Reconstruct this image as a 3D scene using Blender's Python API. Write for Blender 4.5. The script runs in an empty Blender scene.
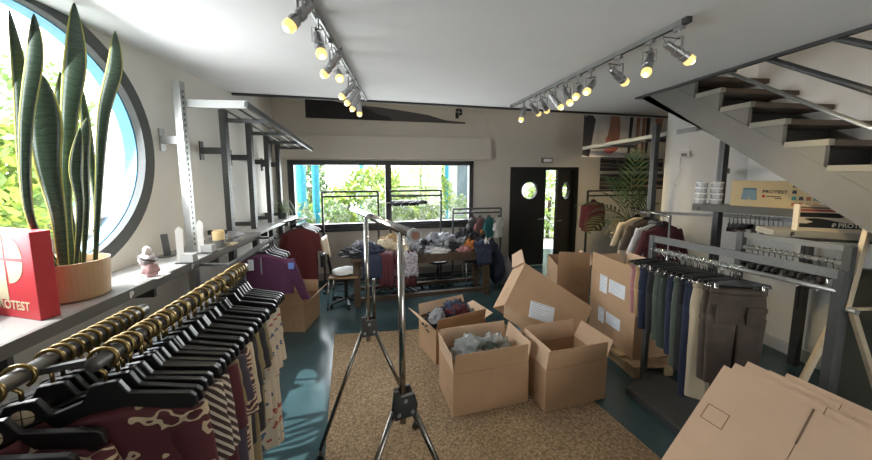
import bpy, bmesh, math, random
from mathutils import Vector, Matrix, noise
random.seed(7)
R = math.radians
PI = math.pi
SC = bpy.context.scene
COL = SC.collection

# ------------------------------------------------------------------ camera model (also used to turn measured photo points into world points)
FPX, CY, HY, CAMH = 315.0, 204.5, 171.0, 2.0
PT = math.atan((CY - HY) / FPX)
YAW = math.atan(36 / FPX * math.cos(PT))

def ray(px, py):
    r = (px - 436) / FPX; u = (CY - py) / FPX
    fw = math.cos(PT) + math.sin(PT) * u; up = -math.sin(PT) + math.cos(PT) * u
    return Vector((r * math.cos(YAW) + fw * math.sin(YAW), fw * math.cos(YAW) - r * math.sin(YAW), up))
def at_z(px, py, z):
    a = ray(px, py); t = (z - CAMH) / a[2]; return Vector((a[0] * t, a[1] * t, z))
def at_y(px, py, y):
    a = ray(px, py); t = y / a[1]; return Vector((a[0] * t, y, CAMH + a[2] * t))
def at_x(px, py, x):
    a = ray(px, py); t = x / a[0]; return Vector((x, a[1] * t, CAMH + a[2] * t))

# ------------------------------------------------------------------ materials
def M(name, col, rough=0.55, metal=0.0, ns=0, na=0.0, bump=0.0, bs=None, emit=None, es=0.0, coat=0.0, sheen=0.0, sub=None):
    m = bpy.data.materials.new(name); m.use_nodes = True
    nt = m.node_tree; b = nt.nodes['Principled BSDF']
    c = (*col, 1)
    b.inputs['Base Color'].default_value = c
    b.inputs['Roughness'].default_value = rough
    b.inputs['Metallic'].default_value = metal
    if coat: b.inputs['Coat Weight'].default_value = coat
    if sheen: b.inputs['Sheen Weight'].default_value = sheen
    if emit:
        b.inputs['Emission Color'].default_value = (*emit, 1); b.inputs['Emission Strength'].default_value = es
    if ns:
        tc = nt.nodes.new('ShaderNodeTexCoord')
        n = nt.nodes.new('ShaderNodeTexNoise'); n.inputs['Scale'].default_value = ns; n.inputs['Detail'].default_value = 5
        nt.links.new(tc.outputs['Object'], n.inputs['Vector'])
        rp = nt.nodes.new('ShaderNodeValToRGB')
        rp.color_ramp.elements[0].position = .3; rp.color_ramp.elements[1].position = .7
        rp.color_ramp.elements[0].color = (*[max(0, x * (1 - na)) for x in col], 1)
        rp.color_ramp.elements[1].color = (*[min(1, x * (1 + na)) for x in col], 1)
        nt.links.new(n.outputs['Fac'], rp.inputs['Fac']); nt.links.new(rp.outputs['Color'], b.inputs['Base Color'])
    if bump:
        tc = nt.nodes.new('ShaderNodeTexCoord')
        n2 = nt.nodes.new('ShaderNodeTexNoise'); n2.inputs['Scale'].default_value = bs or 40
        nt.links.new(tc.outputs['Object'], n2.inputs['Vector'])
        bp = nt.nodes.new('ShaderNodeBump'); bp.inputs['Strength'].default_value = bump; bp.inputs['Distance'].default_value = .02
        nt.links.new(n2.outputs['Fac'], bp.inputs['Height']); nt.links.new(bp.outputs['Normal'], b.inputs['Normal'])
    return m

def ramp_mat(name, tex, cols, rough=.8, scale=10, vec=None, **kw):
    """cloth with a printed pattern: texture -> stepped colour ramp"""
    m = bpy.data.materials.new(name); m.use_nodes = True
    nt = m.node_tree; b = nt.nodes['Principled BSDF']; b.inputs['Roughness'].default_value = rough
    tc = nt.nodes.new('ShaderNodeTexCoord'); mp = nt.nodes.new('ShaderNodeMapping')
    nt.links.new(tc.outputs['Object'], mp.inputs['Vector'])
    if vec: mp.inputs['Rotation'].default_value = vec
    if kw.get('stretch'): mp.inputs['Scale'].default_value = kw['stretch']
    if tex == 'wave':
        t = nt.nodes.new('ShaderNodeTexWave'); t.inputs['Scale'].default_value = scale; t.inputs['Distortion'].default_value = kw.get('dist', 0)
        t.inputs['Detail Scale'].default_value = 1.5; t.bands_direction = kw.get('dir', 'Z'); out = t.outputs['Fac']
    elif tex == 'voro':
        t = nt.nodes.new('ShaderNodeTexVoronoi'); t.inputs['Scale'].default_value = scale; out = t.outputs['Distance']
    else:
        t = nt.nodes.new('ShaderNodeTexNoise'); t.inputs['Scale'].default_value = scale; t.inputs['Detail'].default_value = kw.get('detail', 1); out = t.outputs['Fac']
    nt.links.new(mp.outputs['Vector'], t.inputs['Vector'])
    rp = nt.nodes.new('ShaderNodeValToRGB'); rp.color_ramp.interpolation = 'CONSTANT'
    el = rp.color_ramp.elements
    while len(el) < len(cols): el.new(.5)
    for e, (p, c) in zip(el, cols): e.position = p; e.color = (*c, 1)
    nt.links.new(out, rp.inputs['Fac']); nt.links.new(rp.outputs['Color'], b.inputs['Base Color'])
    return m

def glass_mat(name, tint=(1, 1, 1), gloss=.08):
    m = bpy.data.materials.new(name); m.use_nodes = True; nt = m.node_tree
    nt.nodes.clear()
    o = nt.nodes.new('ShaderNodeOutputMaterial'); mx = nt.nodes.new('ShaderNodeMixShader')
    t = nt.nodes.new('ShaderNodeBsdfTransparent'); t.inputs['Color'].default_value = (*tint, 1)
    g = nt.nodes.new('ShaderNodeBsdfGlossy'); g.inputs['Roughness'].default_value = .03
    mx.inputs['Fac'].default_value = gloss
    nt.links.new(t.outputs[0], mx.inputs[1]); nt.links.new(g.outputs[0], mx.inputs[2]); nt.links.new(mx.outputs[0], o.inputs['Surface'])
    return m

def plastic_mat(name, tint, op=.5):
    """thin crinkled polythene"""
    m = bpy.data.materials.new(name); m.use_nodes = True; nt = m.node_tree
    b = nt.nodes['Principled BSDF']; b.inputs['Base Color'].default_value = (*tint, 1); b.inputs['Roughness'].default_value = .12
    o = [n for n in nt.nodes if n.type == 'OUTPUT_MATERIAL'][0]
    tr = nt.nodes.new('ShaderNodeBsdfTransparent'); mx = nt.nodes.new('ShaderNodeMixShader'); mx.inputs['Fac'].default_value = op
    n2 = nt.nodes.new('ShaderNodeTexNoise'); n2.inputs['Scale'].default_value = 45; n2.inputs['Detail'].default_value = 4
    bp = nt.nodes.new('ShaderNodeBump'); bp.inputs['Strength'].default_value = .9; bp.inputs['Distance'].default_value = .03
    nt.links.new(n2.outputs['Fac'], bp.inputs['Height']); nt.links.new(bp.outputs['Normal'], b.inputs['Normal'])
    nt.links.new(tr.outputs[0], mx.inputs[1]); nt.links.new(b.outputs[0], mx.inputs[2]); nt.links.new(mx.outputs[0], o.inputs['Surface'])
    return m

WALLM = M('wall_paint', (.55, .505, .435), .9, ns=3, na=.03)
WALLR = M('wall_paint_white', (.82, .82, .80), .9, ns=3, na=.03)
WALLL = M('wall_paint_side', (.68, .66, .61), .9, ns=3, na=.03)
CEILM = M('ceiling_paint', (.73, .73, .725), .95, ns=2, na=.02)
FLOORM = M('painted_floor', (.040, .076, .085), .19, ns=2.2, na=.22, bump=.04, bs=8)
BLACK = M('black_metal', (.022, .022, .022), .45)
BLACKP = M('black_plastic', (.012, .012, .013), .28)
DGREY = M('dark_grey_metal', (.055, .058, .058), .45, ns=6, na=.2)
GREYM = M('grey_metal', (.20, .205, .20), .4, metal=.3, ns=5, na=.1)
STEEL = M('galvanised_steel', (.42, .43, .42), .38, metal=.8, ns=8, na=.12)
CHROME = M('chrome', (.50, .49, .46), .13, metal=1)
DCHROME = M('worn_chrome', (.22, .21, .19), .24, metal=1, ns=9, na=.25)
BRASS = M('brass', (.30, .215, .09), .3, metal=1)
SILVERP = M('silver_lamp', (.40, .40, .41), .28, metal=.75)
WHITEP = M('white_plastic', (.80, .80, .79), .4)
CARD = M('cardboard', (.46, .295, .17), .85, ns=5, na=.06)
CARDL = M('cardboard_inside', (.60, .42, .28), .85, ns=5, na=.05)
CARDF = M('flat_cardboard', (.57, .40, .275), .85, ns=4, na=.05)
PRINT = M('carton_print', (.16, .10, .06), .9)
TAPE = M('packing_tape', (.60, .43, .27), .35)
PAPER = M('paper_label', (.72, .76, .80), .6)
INK = M('label_ink', (.10, .11, .13), .8)
INKL = M('label_grey', (.42, .45, .5), .8)
WOODD = M('dark_wood', (.085, .055, .035), .5, ns=12, na=.3)
WOODT = M('tread_wood', (.055, .034, .02), .5, ns=9, na=.3)
WOODP = M('pale_wood', (.60, .50, .35), .55, ns=8, na=.15)
PALLET = M('pallet_wood', (.36, .25, .14), .8, ns=9, na=.25)
CREAM = M('cream_print', (.62, .52, .34), .7)
RED = M('red_box', (.56, .045, .055), .5)
REDD = M('red_box_front', (.50, .04, .05), .5)
GLASS = glass_mat('window_glass')
BLUEP = M('blue_paint', (.16, .42, .66), .5)
CYANP = M('cyan_paint', (.04, .42, .62), .5)
TERRA = M('tan_pot', (.50, .34, .19), .5, ns=3, na=.08)
SOIL = M('soil', (.07, .045, .03), .95, ns=40, na=.5)
SHELFM = M('shelf_laminate', (.29, .285, .275), .17, ns=3, na=.08)
SHELFE = M('shelf_edge', (.12, .115, .105), .4)
BAG = plastic_mat('clear_polybag', (.60, .64, .64), .5)
BAGS = plastic_mat('silver_polybag', (.26, .27, .285), .93)
BAGW = plastic_mat('white_polybag', (.62, .64, .68), .7)

# ------------------------------------------------------------------ mesh builder
class MB:
    def __init__(s): s.bm = bmesh.new()
    def _add(s, verts, faces):
        vs = [s.bm.verts.new(v) for v in verts]
        for f in faces:
            try: s.bm.faces.new([vs[i] for i in f])
            except ValueError: pass
        return vs
    def hexa(s, p):   # 8 points: bottom 4 ccw, top 4 ccw
        s._add(p, [(3, 2, 1, 0), (4, 5, 6, 7), (0, 1, 5, 4), (1, 2, 6, 5), (2, 3, 7, 6), (3, 0, 4, 7)]); return s
    def box(s, lo, hi, mat=None):
        x0, y0, z0 = lo; x1, y1, z1 = hi
        p = [Vector(q) for q in ((x0, y0, z0), (x1, y0, z0), (x1, y1, z0), (x0, y1, z0), (x0, y0, z1), (x1, y0, z1), (x1, y1, z1), (x0, y1, z1))]
        if mat: p = [mat @ q for q in p]
        return s.hexa(p)
    def cbox(s, c, size, mat=None):
        c = Vector(c); h = Vector(size) / 2
        return s.box(c - h, c + h, mat)
    def bar(s, a, b, w, h=None, up=(0, 0, 1)):
        """rectangular bar from a to b, w across, h along up"""
        h = h or w; a = Vector(a); b = Vector(b); d = (b - a).normalized(); up = Vector(up)
        if abs(d.dot(up)) > .98: up = Vector((0, 1, 0))
        x = d.cross(up).normalized() * w / 2; y = x.cross(d).normalized() * h / 2
        return s.hexa([a - x - y, a + x - y, b + x - y, b - x - y, a - x + y, a + x + y, b + x + y, b - x + y])
    def tube(s, pts, r, n=10, cap=True):
        pts = [Vector(p) for p in pts]; rs = r if isinstance(r, (list, tuple)) else [r] * len(pts)
        rings = []; t0 = (pts[1] - pts[0]).normalized()
        u = t0.orthogonal().normalized()
        for i, p in enumerate(pts):
            t = (pts[min(i + 1, len(pts) - 1)] - pts[max(i - 1, 0)]).normalized()
            u = (u - t * u.dot(t)).normalized(); v = t.cross(u)
            rings.append([s.bm.verts.new(p + (u * math.cos(2 * PI * k / n) + v * math.sin(2 * PI * k / n)) * rs[i]) for k in range(n)])
        for a, b in zip(rings, rings[1:]):
            for k in range(n): s.bm.faces.new((a[k], a[(k + 1) % n], b[(k + 1) % n], b[k]))
        if cap:
            s.bm.faces.new(rings[0][::-1]); s.bm.faces.new(rings[-1])
        return s
    def lathe(s, prof, c=(0, 0, 0), n=24, axis=None):
        """profile of (radius, height) about an axis through c"""
        c = Vector(c); q = Vector((0, 0, 1)).rotation_difference(Vector(axis).normalized()) if axis else None
        rings = []
        for r, z in prof:
            ring = []
            for k in range(n):
                v = Vector((r * math.cos(2 * PI * k / n), r * math.sin(2 * PI * k / n), z))
                if q: v = q @ v
                ring.append(s.bm.verts.new(c + v))
            rings.append(ring)
        for a, b in zip(rings, rings[1:]):
            for k in range(n): s.bm.faces.new((a[k], a[(k + 1) % n], b[(k + 1) % n], b[k]))
        s.bm.faces.new(rings[0][::-1]); s.bm.faces.new(rings[-1])
        return s
    def prism(s, outline, o, u, v, t):
        """2-D outline in the u,v frame at o, extruded by vector t"""
        o, u, v, t = map(Vector, (o, u, v, t))
        a = [s.bm.verts.new(o + u * p[0] + v * p[1]) for p in outline]
        b = [s.bm.verts.new(w.co + t) for w in a]; n = len(a)
        s.bm.faces.new(a[::-1]); s.bm.faces.new(b)
        for i in range(n): s.bm.faces.new((a[i], a[(i + 1) % n], b[(i + 1) % n], b[i]))
        return s
    def strip(s, rows):
        """grid surface from rows of points"""
        g = [[s.bm.verts.new(p) for p in r] for r in rows]
        for a, b in zip(g, g[1:]):
            for i in range(len(a) - 1): s.bm.faces.new((a[i], a[i + 1], b[i + 1], b[i]))
        return s
    def build(s, name, mat, parent=None, local=False, smooth=False, bevel=0, solid=0, sub=0):
        bmesh.ops.recalc_face_normals(s.bm, faces=s.bm.faces)
        if parent is not None and not local:
            inv = parent_world(parent).inverted()
            bmesh.ops.transform(s.bm, matrix=inv, verts=s.bm.verts)
        me = bpy.data.meshes.new(name); s.bm.to_mesh(me); s.bm.free()
        if smooth:
            for p in me.polygons: p.use_smooth = True
        me.materials.append(mat)
        o = bpy.data.objects.new(name, me); COL.objects.link(o)
        if parent is not None: o.parent = parent
        if solid:
            md = o.modifiers.new('s', 'SOLIDIFY'); md.thickness = solid; md.offset = 0
        if bevel:
            md = o.modifiers.new('b', 'BEVEL'); md.width = bevel; md.segments = 2; md.limit_method = 'ANGLE'
        if sub:
            md = o.modifiers.new('u', 'SUBSURF'); md.levels = sub; md.render_levels = sub
        return o

def parent_world(p):
    m = p.matrix_basis.copy()
    while p.parent is not None:
        p = p.parent; m = p.matrix_basis @ m
    return m

def tag(o, label, cat, group=None, kind=None):
    if label: o['label'] = label
    if cat: o['category'] = cat
    if group: o['group'] = group
    if kind: o['kind'] = kind
    return o
def thing(name, label, cat, loc=(0, 0, 0), rz=0, group=None, rot=None):
    o = bpy.data.objects.new(name, None); COL.objects.link(o)
    o.empty_display_size = .1
    o.location = loc; o.rotation_euler = rot if rot else (0, 0, rz)
    return tag(o, label, cat, group)
def struct(o): o['kind'] = 'structure'; return o
def dup(root, loc=None, rot=None, label=None, group=None):
    r = root.copy(); COL.objects.link(r)
    if loc is not None: r.location = loc
    if rot is not None: r.rotation_euler = rot
    if label: r['label'] = label
    if group: r['group'] = group
    for ch in list(root.children):
        c = ch.copy(); COL.objects.link(c); c.parent = r
        for g in list(ch.children):
            d = g.copy(); COL.objects.link(d); d.parent = c
    return r

def text_mesh(name, body, size, mat, o, u, v, parent, depth=.002, bold=.0, align='LEFT', slant=0):
    """lettering lying in the u,v plane with its lower left at o"""
    cu = bpy.data.curves.new('t', 'FONT'); cu.body = body; cu.size = size; cu.extrude = depth / 2; cu.offset = bold; cu.align_x = align; cu.resolution_u = 3; cu.shear = slant
    t = bpy.data.objects.new('t', cu); COL.objects.link(t)
    bpy.context.view_layer.update()
    dg = bpy.context.evaluated_depsgraph_get()
    me = bpy.data.meshes.new_from_object(t.evaluated_get(dg))
    bpy.data.objects.remove(t); bpy.data.curves.remove(cu)
    u = Vector(u).normalized(); v = Vector(v).normalized(); n = u.cross(v)
    mt = Matrix((u, v, n)).transposed().to_4x4(); mt.translation = Vector(o)
    me.transform(parent_world(parent).inverted() @ mt)
    me.materials.clear(); me.materials.append(mat); me.name = name
    ob = bpy.data.objects.new(name, me); COL.objects.link(ob); ob.parent = parent
    return ob

def logo(mb, o, u, v, s, t):
    """round P mark: three quarter discs and a stem, with thin gaps; o is the middle of the disc, s its radius"""
    g = .07
    def quarter(a0, cx, cy):
        pts = [(cx, cy)] + [(cx + math.cos(R(a0 + 90 * k / 8)) * (1 - g), cy + math.sin(R(a0 + 90 * k / 8)) * (1 - g)) for k in range(9)]
        return [(x * s, y * s) for x, y in pts]
    mb.prism(quarter(0, g, g), o, u, v, t); mb.prism(quarter(90, -g, g), o, u, v, t); mb.prism(quarter(270, g, -g), o, u, v, t)
    mb.prism([(x * s, y * s) for x, y in ((-1, -g), (-1, -1.7), (-g, -1.7), (-g, -g))], o, u, v, t)
    return mb

# ------------------------------------------------------------------ THE ROOM
WX = -2.15                                   # left wall
RX = 4.2                                     # right wall under the stairs
BY = 5.97; BS = .103                         # back wall: Y = BY + BS * X
BA = math.atan(BS)
BM = Matrix.Translation((0, BY, 0)) @ Matrix.Rotation(BA, 4, 'Z')   # u along the wall, n outwards, z
def bw(u, n, z): return BM @ Vector((u, n, z))
def bu(x): return x / math.cos(BA)
HC = 3.0

f = MB(); f.box((-2.6, -1.9, -.12), (6.6, 7.6, 0)); struct(f.build('floor', FLOORM))

# left wall with the round window
def holed(mb, x0, x1, z0, z1, cx, cz, r, y0, y1, mt, n=64):
    """panel with a round hole, in the x-z plane of matrix mt, from y0 to y1 thick"""
    def edge(a):
        c, s = math.cos(a), math.sin(a); ts = []
        if c > 1e-6: ts.append((x1 - cx) / c)
        if c < -1e-6: ts.append((x0 - cx) / c)
        if s > 1e-6: ts.append((z1 - cz) / s)
        if s < -1e-6: ts.append((z0 - cz) / s)
        t = min(ts); return (cx + c * t, cz + s * t)
    angs = sorted(set([2 * PI * k / n for k in range(n)] + [math.atan2(z - cz, x - cx) % (2 * PI) for x in (x0, x1) for z in (z0, z1)]))
    ci = [(cx + r * math.cos(a), cz + r * math.sin(a)) for a in angs]; ou = [edge(a) for a in angs]; m = len(angs)
    V = {}
    for key, pts in (('i', ci), ('o', ou)):
        for yy in (y0, y1): V[key, yy] = [mb.bm.verts.new(mt @ Vector((p[0], yy, p[1]))) for p in pts]
    for k in range(m):
        j = (k + 1) % m
        mb.bm.faces.new((V['i', y0][k], V['i', y0][j], V['o', y0][j], V['o', y0][k]))
        mb.bm.faces.new((V['i', y1][j], V['i', y1][k], V['o', y1][k], V['o', y1][j]))
        mb.bm.faces.new((V['i', y0][j], V['i', y0][k], V['i', y1][k], V['i', y1][j]))
        mb.bm.faces.new((V['o', y0][k], V['o', y0][j], V['o', y1][j], V['o', y1][k]))
    return mb
LM = Matrix.Translation((WX, 0, 0)) @ Matrix.Rotation(PI / 2, 4, 'Z')      # local x = world Y, local y = -world X
CYW, CZW, RW = 2.13, 2.17, .84
lw = MB()
holed(lw, 1.0, 3.3, 1.0, 3.0, CYW, CZW, RW, 0, .12, LM)
lw.box((-1.9, 0, 0), (1.0, .12, 5), LM); lw.box((3.3, 0, 0), (6.1, .12, 5), LM); lw.box((1.0, 0, 0), (3.3, .12, 1.0), LM); lw.box((1.0, 0, 3.0), (3.3, .12, 5), LM)
struct(lw.build('wall_left', WALLL))
def ring(mb, mt, cx, cz, r0, r1, y0, y1, n=64):
    vs = []
    for r, yy in ((r0, y0), (r1, y0), (r1, y1), (r0, y1)):
        vs.append([mb.bm.verts.new(mt @ Vector((cx + r * math.cos(2 * PI * k / n), yy, cz + r * math.sin(2 * PI * k / n)))) for k in range(n)])
    for a in range(4):
        A, B = vs[a], vs[(a + 1) % 4]
        for k in range(n): mb.bm.faces.new((A[k], A[(k + 1) % n], B[(k + 1) % n], B[k]))
    return mb
w1 = thing('window_1', None, None, (WX, CYW, CZW - .9)); w1['kind'] = 'structure'
FRAMEG = M('window_frame_grey', (.085, .09, .09), .85)
ring(MB(), LM, CYW, CZW, .80, .90, -.03, .025).build('window_frame', FRAMEG, w1, smooth=False)
ring(MB(), LM, CYW, CZW, .798, .838, .035, .13).build('reveal', BLUEP, w1)
pb = MB(); pb.prism([(.82 * math.cos(2 * PI * k / 64), .82 * math.sin(2 * PI * k / 64)) for k in range(64)], (WX - .09, CYW, CZW), (0, 1, 0), (0, 0, 1), (-.006, 0, 0)); pb.build('pane', GLASS, w1)

# back wall with window and door
WU0, WU1, WZ0, WZ1 = bu(-1.94), bu(1.43), .95, 2.19
DU0, DU1, DZ1 = bu(2.22), bu(3.76), 2.08
b = MB()
for lo, hi in (((bu(-2.5), 0, 0), (WU0, .25, 5)), ((WU0, 0, 0), (WU1, .25, WZ0)), ((WU0, 0, WZ1), (WU1, .25, 5)), ((WU1, 0, 0), (DU0, .25, 5)), ((DU0, 0, DZ1), (DU1, .25, 5)), ((DU1, 0, 0), (6.6, .25, 5))):
    b.box(lo, hi, BM)
struct(b.build('wall_back', WALLM))
w2 = thing('window_2', None, None, bw((WU0 + WU1) / 2, 0, WZ0)); w2['kind'] = 'structure'
fr = MB(); fw = .085
fr.box((WU0, -.03, WZ0), (WU1, .09, WZ0 + .09), BM); fr.box((WU0, -.03, WZ1 - fw), (WU1, .09, WZ1), BM)
fr.box((WU0, -.03, WZ0), (WU0 + .1, .09, WZ1), BM); fr.box((WU1 - fw, -.03, WZ0), (WU1, .09, WZ1), BM)
um = bu(-.22); fr.box((um - .055, -.035, WZ0), (um + .055, .09, WZ1), BM)
fr.build('window_frame', BLACK, w2)
MB().box((WU0 - .03, -.07, WZ0 - .045), (WU1 + .03, .02, WZ0 + .0), BM).build('window_sill', BLACK, w2)
for a, c in ((WU0 + .1, um - .055), (um + .055, WU1 - fw)):
    MB().box((a, .035, WZ0 + .09), (c, .041, WZ1 - fw), BM).build('pane', GLASS, w2)
# boxed-in shutter case above the window
struct(MB().box((bu(-2.14), -.13, 2.22), (bu(1.74), 0, 2.62), BM).build('trim_1', WALLM, bevel=.004))
struct(MB().box((bu(-2.14), -.02, 0), (bu(2.15), -.001, .13), BM).build('baseboard_back', M('base_back', (.30, .285, .26), .6)))

# double door
d1 = thing('door_1', None, None, bw(DU0, 0, 0)); d1['kind'] = 'structure'
DOORM = M('door_black', (.014, .014, .013), .38)
db = MB(); db.box((DU0, -.03, 0), (DU0 + .06, .1, DZ1), BM); db.box((DU1 - .06, -.03, 0), (DU1, .1, DZ1), BM); db.box((DU0, -.03, DZ1 - .06), (DU1, .1, DZ1), BM); db.build('door_frame', DOORM, d1)
def leaf(mt, x0, x1, hx):
    lf = MB(); holed(lf, x0, x1, 1.0, 2.02, (x0 + x1) / 2, 1.60, .19, 0, .045, mt, 40); lf.box((x0, 0, .01), (x1, .045, 1.0), mt)
    l = lf.build('door_leaf', DOORM, d1)
    ring(MB(), mt, (x0 + x1) / 2, 1.60, .175, .215, -.012, .057, 40).build('porthole_ring', BLACK, l)
    p = MB(); c = mt @ Vector(((x0 + x1) / 2, .02, 1.60)); uu = mt.to_3x3() @ Vector((1, 0, 0))
    p.prism([(.18 * math.cos(2 * PI * k / 40), .18 * math.sin(2 * PI * k / 40)) for k in range(40)], c, uu, (0, 0, 1), mt.to_3x3() @ Vector((0, .005, 0)))
    p.build('porthole_pane', GLASS, l)
    h = MB(); a = mt @ Vector((hx, -.04, 1.0)); h.tube([mt @ Vector((hx, 0, 1.0)), a, mt @ Vector((hx + (.1 if hx < 0 else -.1), -.04, 1.0))], .011); h.build('handle', STEEL, l, smooth=True)
leaf(BM, DU0 + .06, bu(3.02), bu(2.95))
HM = Matrix.Translation(bw(DU1 - .06, .04, 0)) @ Matrix.Rotation(BA + R(31), 4, 'Z')
leaf(HM, -.74, 0, -.69)

# right side
nw = MB()
nw.box((RX, -1.9, 0), (RX + .25, 3.4, 5)); struct(nw.build('wall_right', WALLR))
P0 = Vector((RX, 3.4, 0)); P1 = Vector((3.62, 3.99, 0))
pw = MB(); d = (P1 - P0).normalized(); n = Vector((-d.y, d.x, 0)) * -.14
pw.hexa([P0, P1, P1 + n, P0 + n + d * -.2, P0 + Vector((0, 0, 5)), P1 + Vector((0, 0, 5)), P1 + n + Vector((0, 0, 5)), P0 + n + d * -.2 + Vector((0, 0, 5))])
struct(pw.build('wall_partition', WALLR))
struct(MB().box((6.3, 3.2, 0), (6.5, 7.2, 5)).build('wall_far_right', WALLM))
struct(MB().box((RX + .1, 3.2, 0), (6.4, 3.35, 5)).build('wall_alcove', WALLM))
struct(MB().box((RX - .02, -1.6, 0), (RX, 3.3, .14)).build('baseboard_right', M('base_white', (.66, .66, .64), .6), bevel=.004))

# unseen wall behind the photographer, its window opening sized for the light it admits
FY = -1.65
fwl = MB()
for lo, hi in (((-2.4, FY - .2, 0), (1.5, FY, 5)), ((1.5, FY - .2, 0), (3.6, FY, .35)), ((1.5, FY - .2, 2.5), (3.6, FY, 5)), ((3.6, FY - .2, 0), (4.5, FY, 5))): fwl.box(lo, hi)
struct(fwl.build('wall_front', WALLM))
struct(MB().box((1.0, FY - 2.2, 2.55), (4.2, FY - .2, 2.63)).build('awning', DGREY))  # unseen slab added to cut the sky light entering the window
w3 = thing('window_3', None, None, (2.5, FY, .35)); w3['kind'] = 'structure'
ff = MB()
for x in (1.5, 2.5, 3.52): ff.box((x, FY - .12, .35), (x + .08, FY - .02, 2.5))
ff.box((1.5, FY - .12, .35), (3.6, FY - .02, .43)); ff.box((1.5, FY - .12, 2.42), (3.6, FY - .02, 2.5)); ff.build('window_frame', BLACK, w3)
MB().box((1.58, FY - .075, .43), (3.52, FY - .07, 2.42)).build('pane', GLASS, w3)

# ceiling (the floor above), with the stair opening, and the roof of the tall space at the back
E0 = Vector((-2.3, 4.42)); E1 = Vector((6.4, 5.62))
def cey(x): return E0.y + (E1.y - E0.y) * (x - E0.x) / (E1.x - E0.x)
OX = 3.22
c = MB()
c.prism([(-2.3, -1.7), (OX, -1.7), (OX, cey(OX)), (-2.3, cey(-2.3))], (0, 0, HC), (1, 0, 0), (0, 1, 0), (0, 0, .26))
c.prism([(OX, 4.12), (RX + .2, 4.12), (6.4, 4.12), (6.4, cey(6.4)), (OX, cey(OX))], (0, 0, HC), (1, 0, 0), (0, 1, 0), (0, 0, .26))
c.prism([(OX, -1.7), (RX + .2, -1.7), (RX + .2, .4), (OX, .4)], (0, 0, HC), (1, 0, 0), (0, 1, 0), (0, 0, .26))
struct(c.build('ceiling', CEILM))
struct(MB().box((-2.6, -1.9, 5), (6.6, 7.6, 5.12)).build('ceiling_upper', CEILM))
t = MB(); t.bar((-2.14, cey(-2.14) + .02, HC + .0), (6.3, cey(6.3) + .02, HC + .0), .05, .05)
struct(t.build('trim_2', BLACK))
t = MB(); t.bar((OX + .015, .4, HC + .02), (OX + .015, 4.1, HC + .02), .05, .09); t.bar((OX, 4.1, HC + .05), (RX, 4.1, HC + .05), .05, .14)
struct(t.build('trim_3', DGREY))

# coir mat
rg = MB(); rg.prism([(-.82, 3.78), (1.35, 3.80), (1.60, 2.60), (1.98, .9), (-.33, .75)], (0, 0, .001), (1, 0, 0), (0, 1, 0), (0, 0, .012))
rm = bpy.data.materials.new('coir'); rm.use_nodes = True; nt = rm.node_tree; bb = nt.nodes['Principled BSDF']; bb.inputs['Roughness'].default_value = .95
tc = nt.nodes.new('ShaderNodeTexCoord'); n1 = nt.nodes.new('ShaderNodeTexNoise'); n1.inputs['Scale'].default_value = 55; n1.inputs['Detail'].default_value = 6
n2 = nt.nodes.new('ShaderNodeTexNoise'); n2.inputs['Scale'].default_value = 2.5
nt.links.new(tc.outputs['Object'], n1.inputs['Vector']); nt.links.new(tc.outputs['Object'], n2.inputs['Vector'])
rp = nt.nodes.new('ShaderNodeValToRGB'); rp.color_ramp.elements[0].position = .36; rp.color_ramp.elements[1].position = .66
rp.color_ramp.elements[0].color = (.17, .115, .066, 1); rp.color_ramp.elements[1].color = (.40, .285, .17, 1)
mx = nt.nodes.new('ShaderNodeMix'); mx.data_type = 'RGBA'; mx.blend_type = 'MULTIPLY'; mx.inputs['Factor'].default_value = .5
r2 = nt.nodes.new('ShaderNodeValToRGB'); r2.color_ramp.elements[0].position = .38; r2.color_ramp.elements[0].color = (.78, .74, .70, 1); r2.color_ramp.elements[1].position = .6
nt.links.new(n1.outputs['Fac'], rp.inputs['Fac']); nt.links.new(n2.outputs['Fac'], r2.inputs['Fac'])
nt.links.new(rp.outputs['Color'], mx.inputs[6]); nt.links.new(r2.outputs['Color'], mx.inputs[7]); nt.links.new(mx.outputs[2], bb.inputs['Base Color'])
bp = nt.nodes.new('ShaderNodeBump'); bp.inputs['Strength'].default_value = .6; bp.inputs['Distance'].default_value = .01
nt.links.new(n1.outputs['Fac'], bp.inputs['Height']); nt.links.new(bp.outputs['Normal'], bb.inputs['Normal'])
tag(rg.build('rug', rm), 'large tan coir mat lying on the dark painted floor', 'rug')

# ------------------------------------------------------------------ staircase on the right
SX = OX + .03
st = thing('staircase', 'open grey staircase with dark wooden treads rising to the upper floor', 'stairs', (SX, -.9, 0))
PAINTG = M('stair_paint', (.135, .13, .115), .45, ns=4, na=.06)
def low(y): return 1.60 + .671 * (y - 1.85)
UPD = .27
s = MB()
ys, ye = -.2, 4.12
s.prism([(ys, max(0, low(ys))), (ye, low(ye)), (ye, 3.0), (ye - .62, low(ye - .62) + UPD), (ys, low(ys) + UPD)], (SX, 0, 0), (0, 1, 0), (0, 0, 1), (.05, 0, 0))
s.build('stringer', PAINTG, st)
s = MB(); s.prism([(ys, max(0, low(ys))), (ye, low(ye)), (ye, 3.0), (ye - .62, low(ye - .62) + UPD), (ys, low(ys) + UPD)], (RX - .08, 0, 0), (0, 1, 0), (0, 0, 1), (.05, 0, 0)); s.build('stringer', PAINTG, st)
CAPM = M('step_cap', (.22, .21, .175), .5, ns=5, na=.06)  # stair grey made paler, lamp light on the edges put into the colour
NY, NZ = 2.66, 2.64
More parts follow.
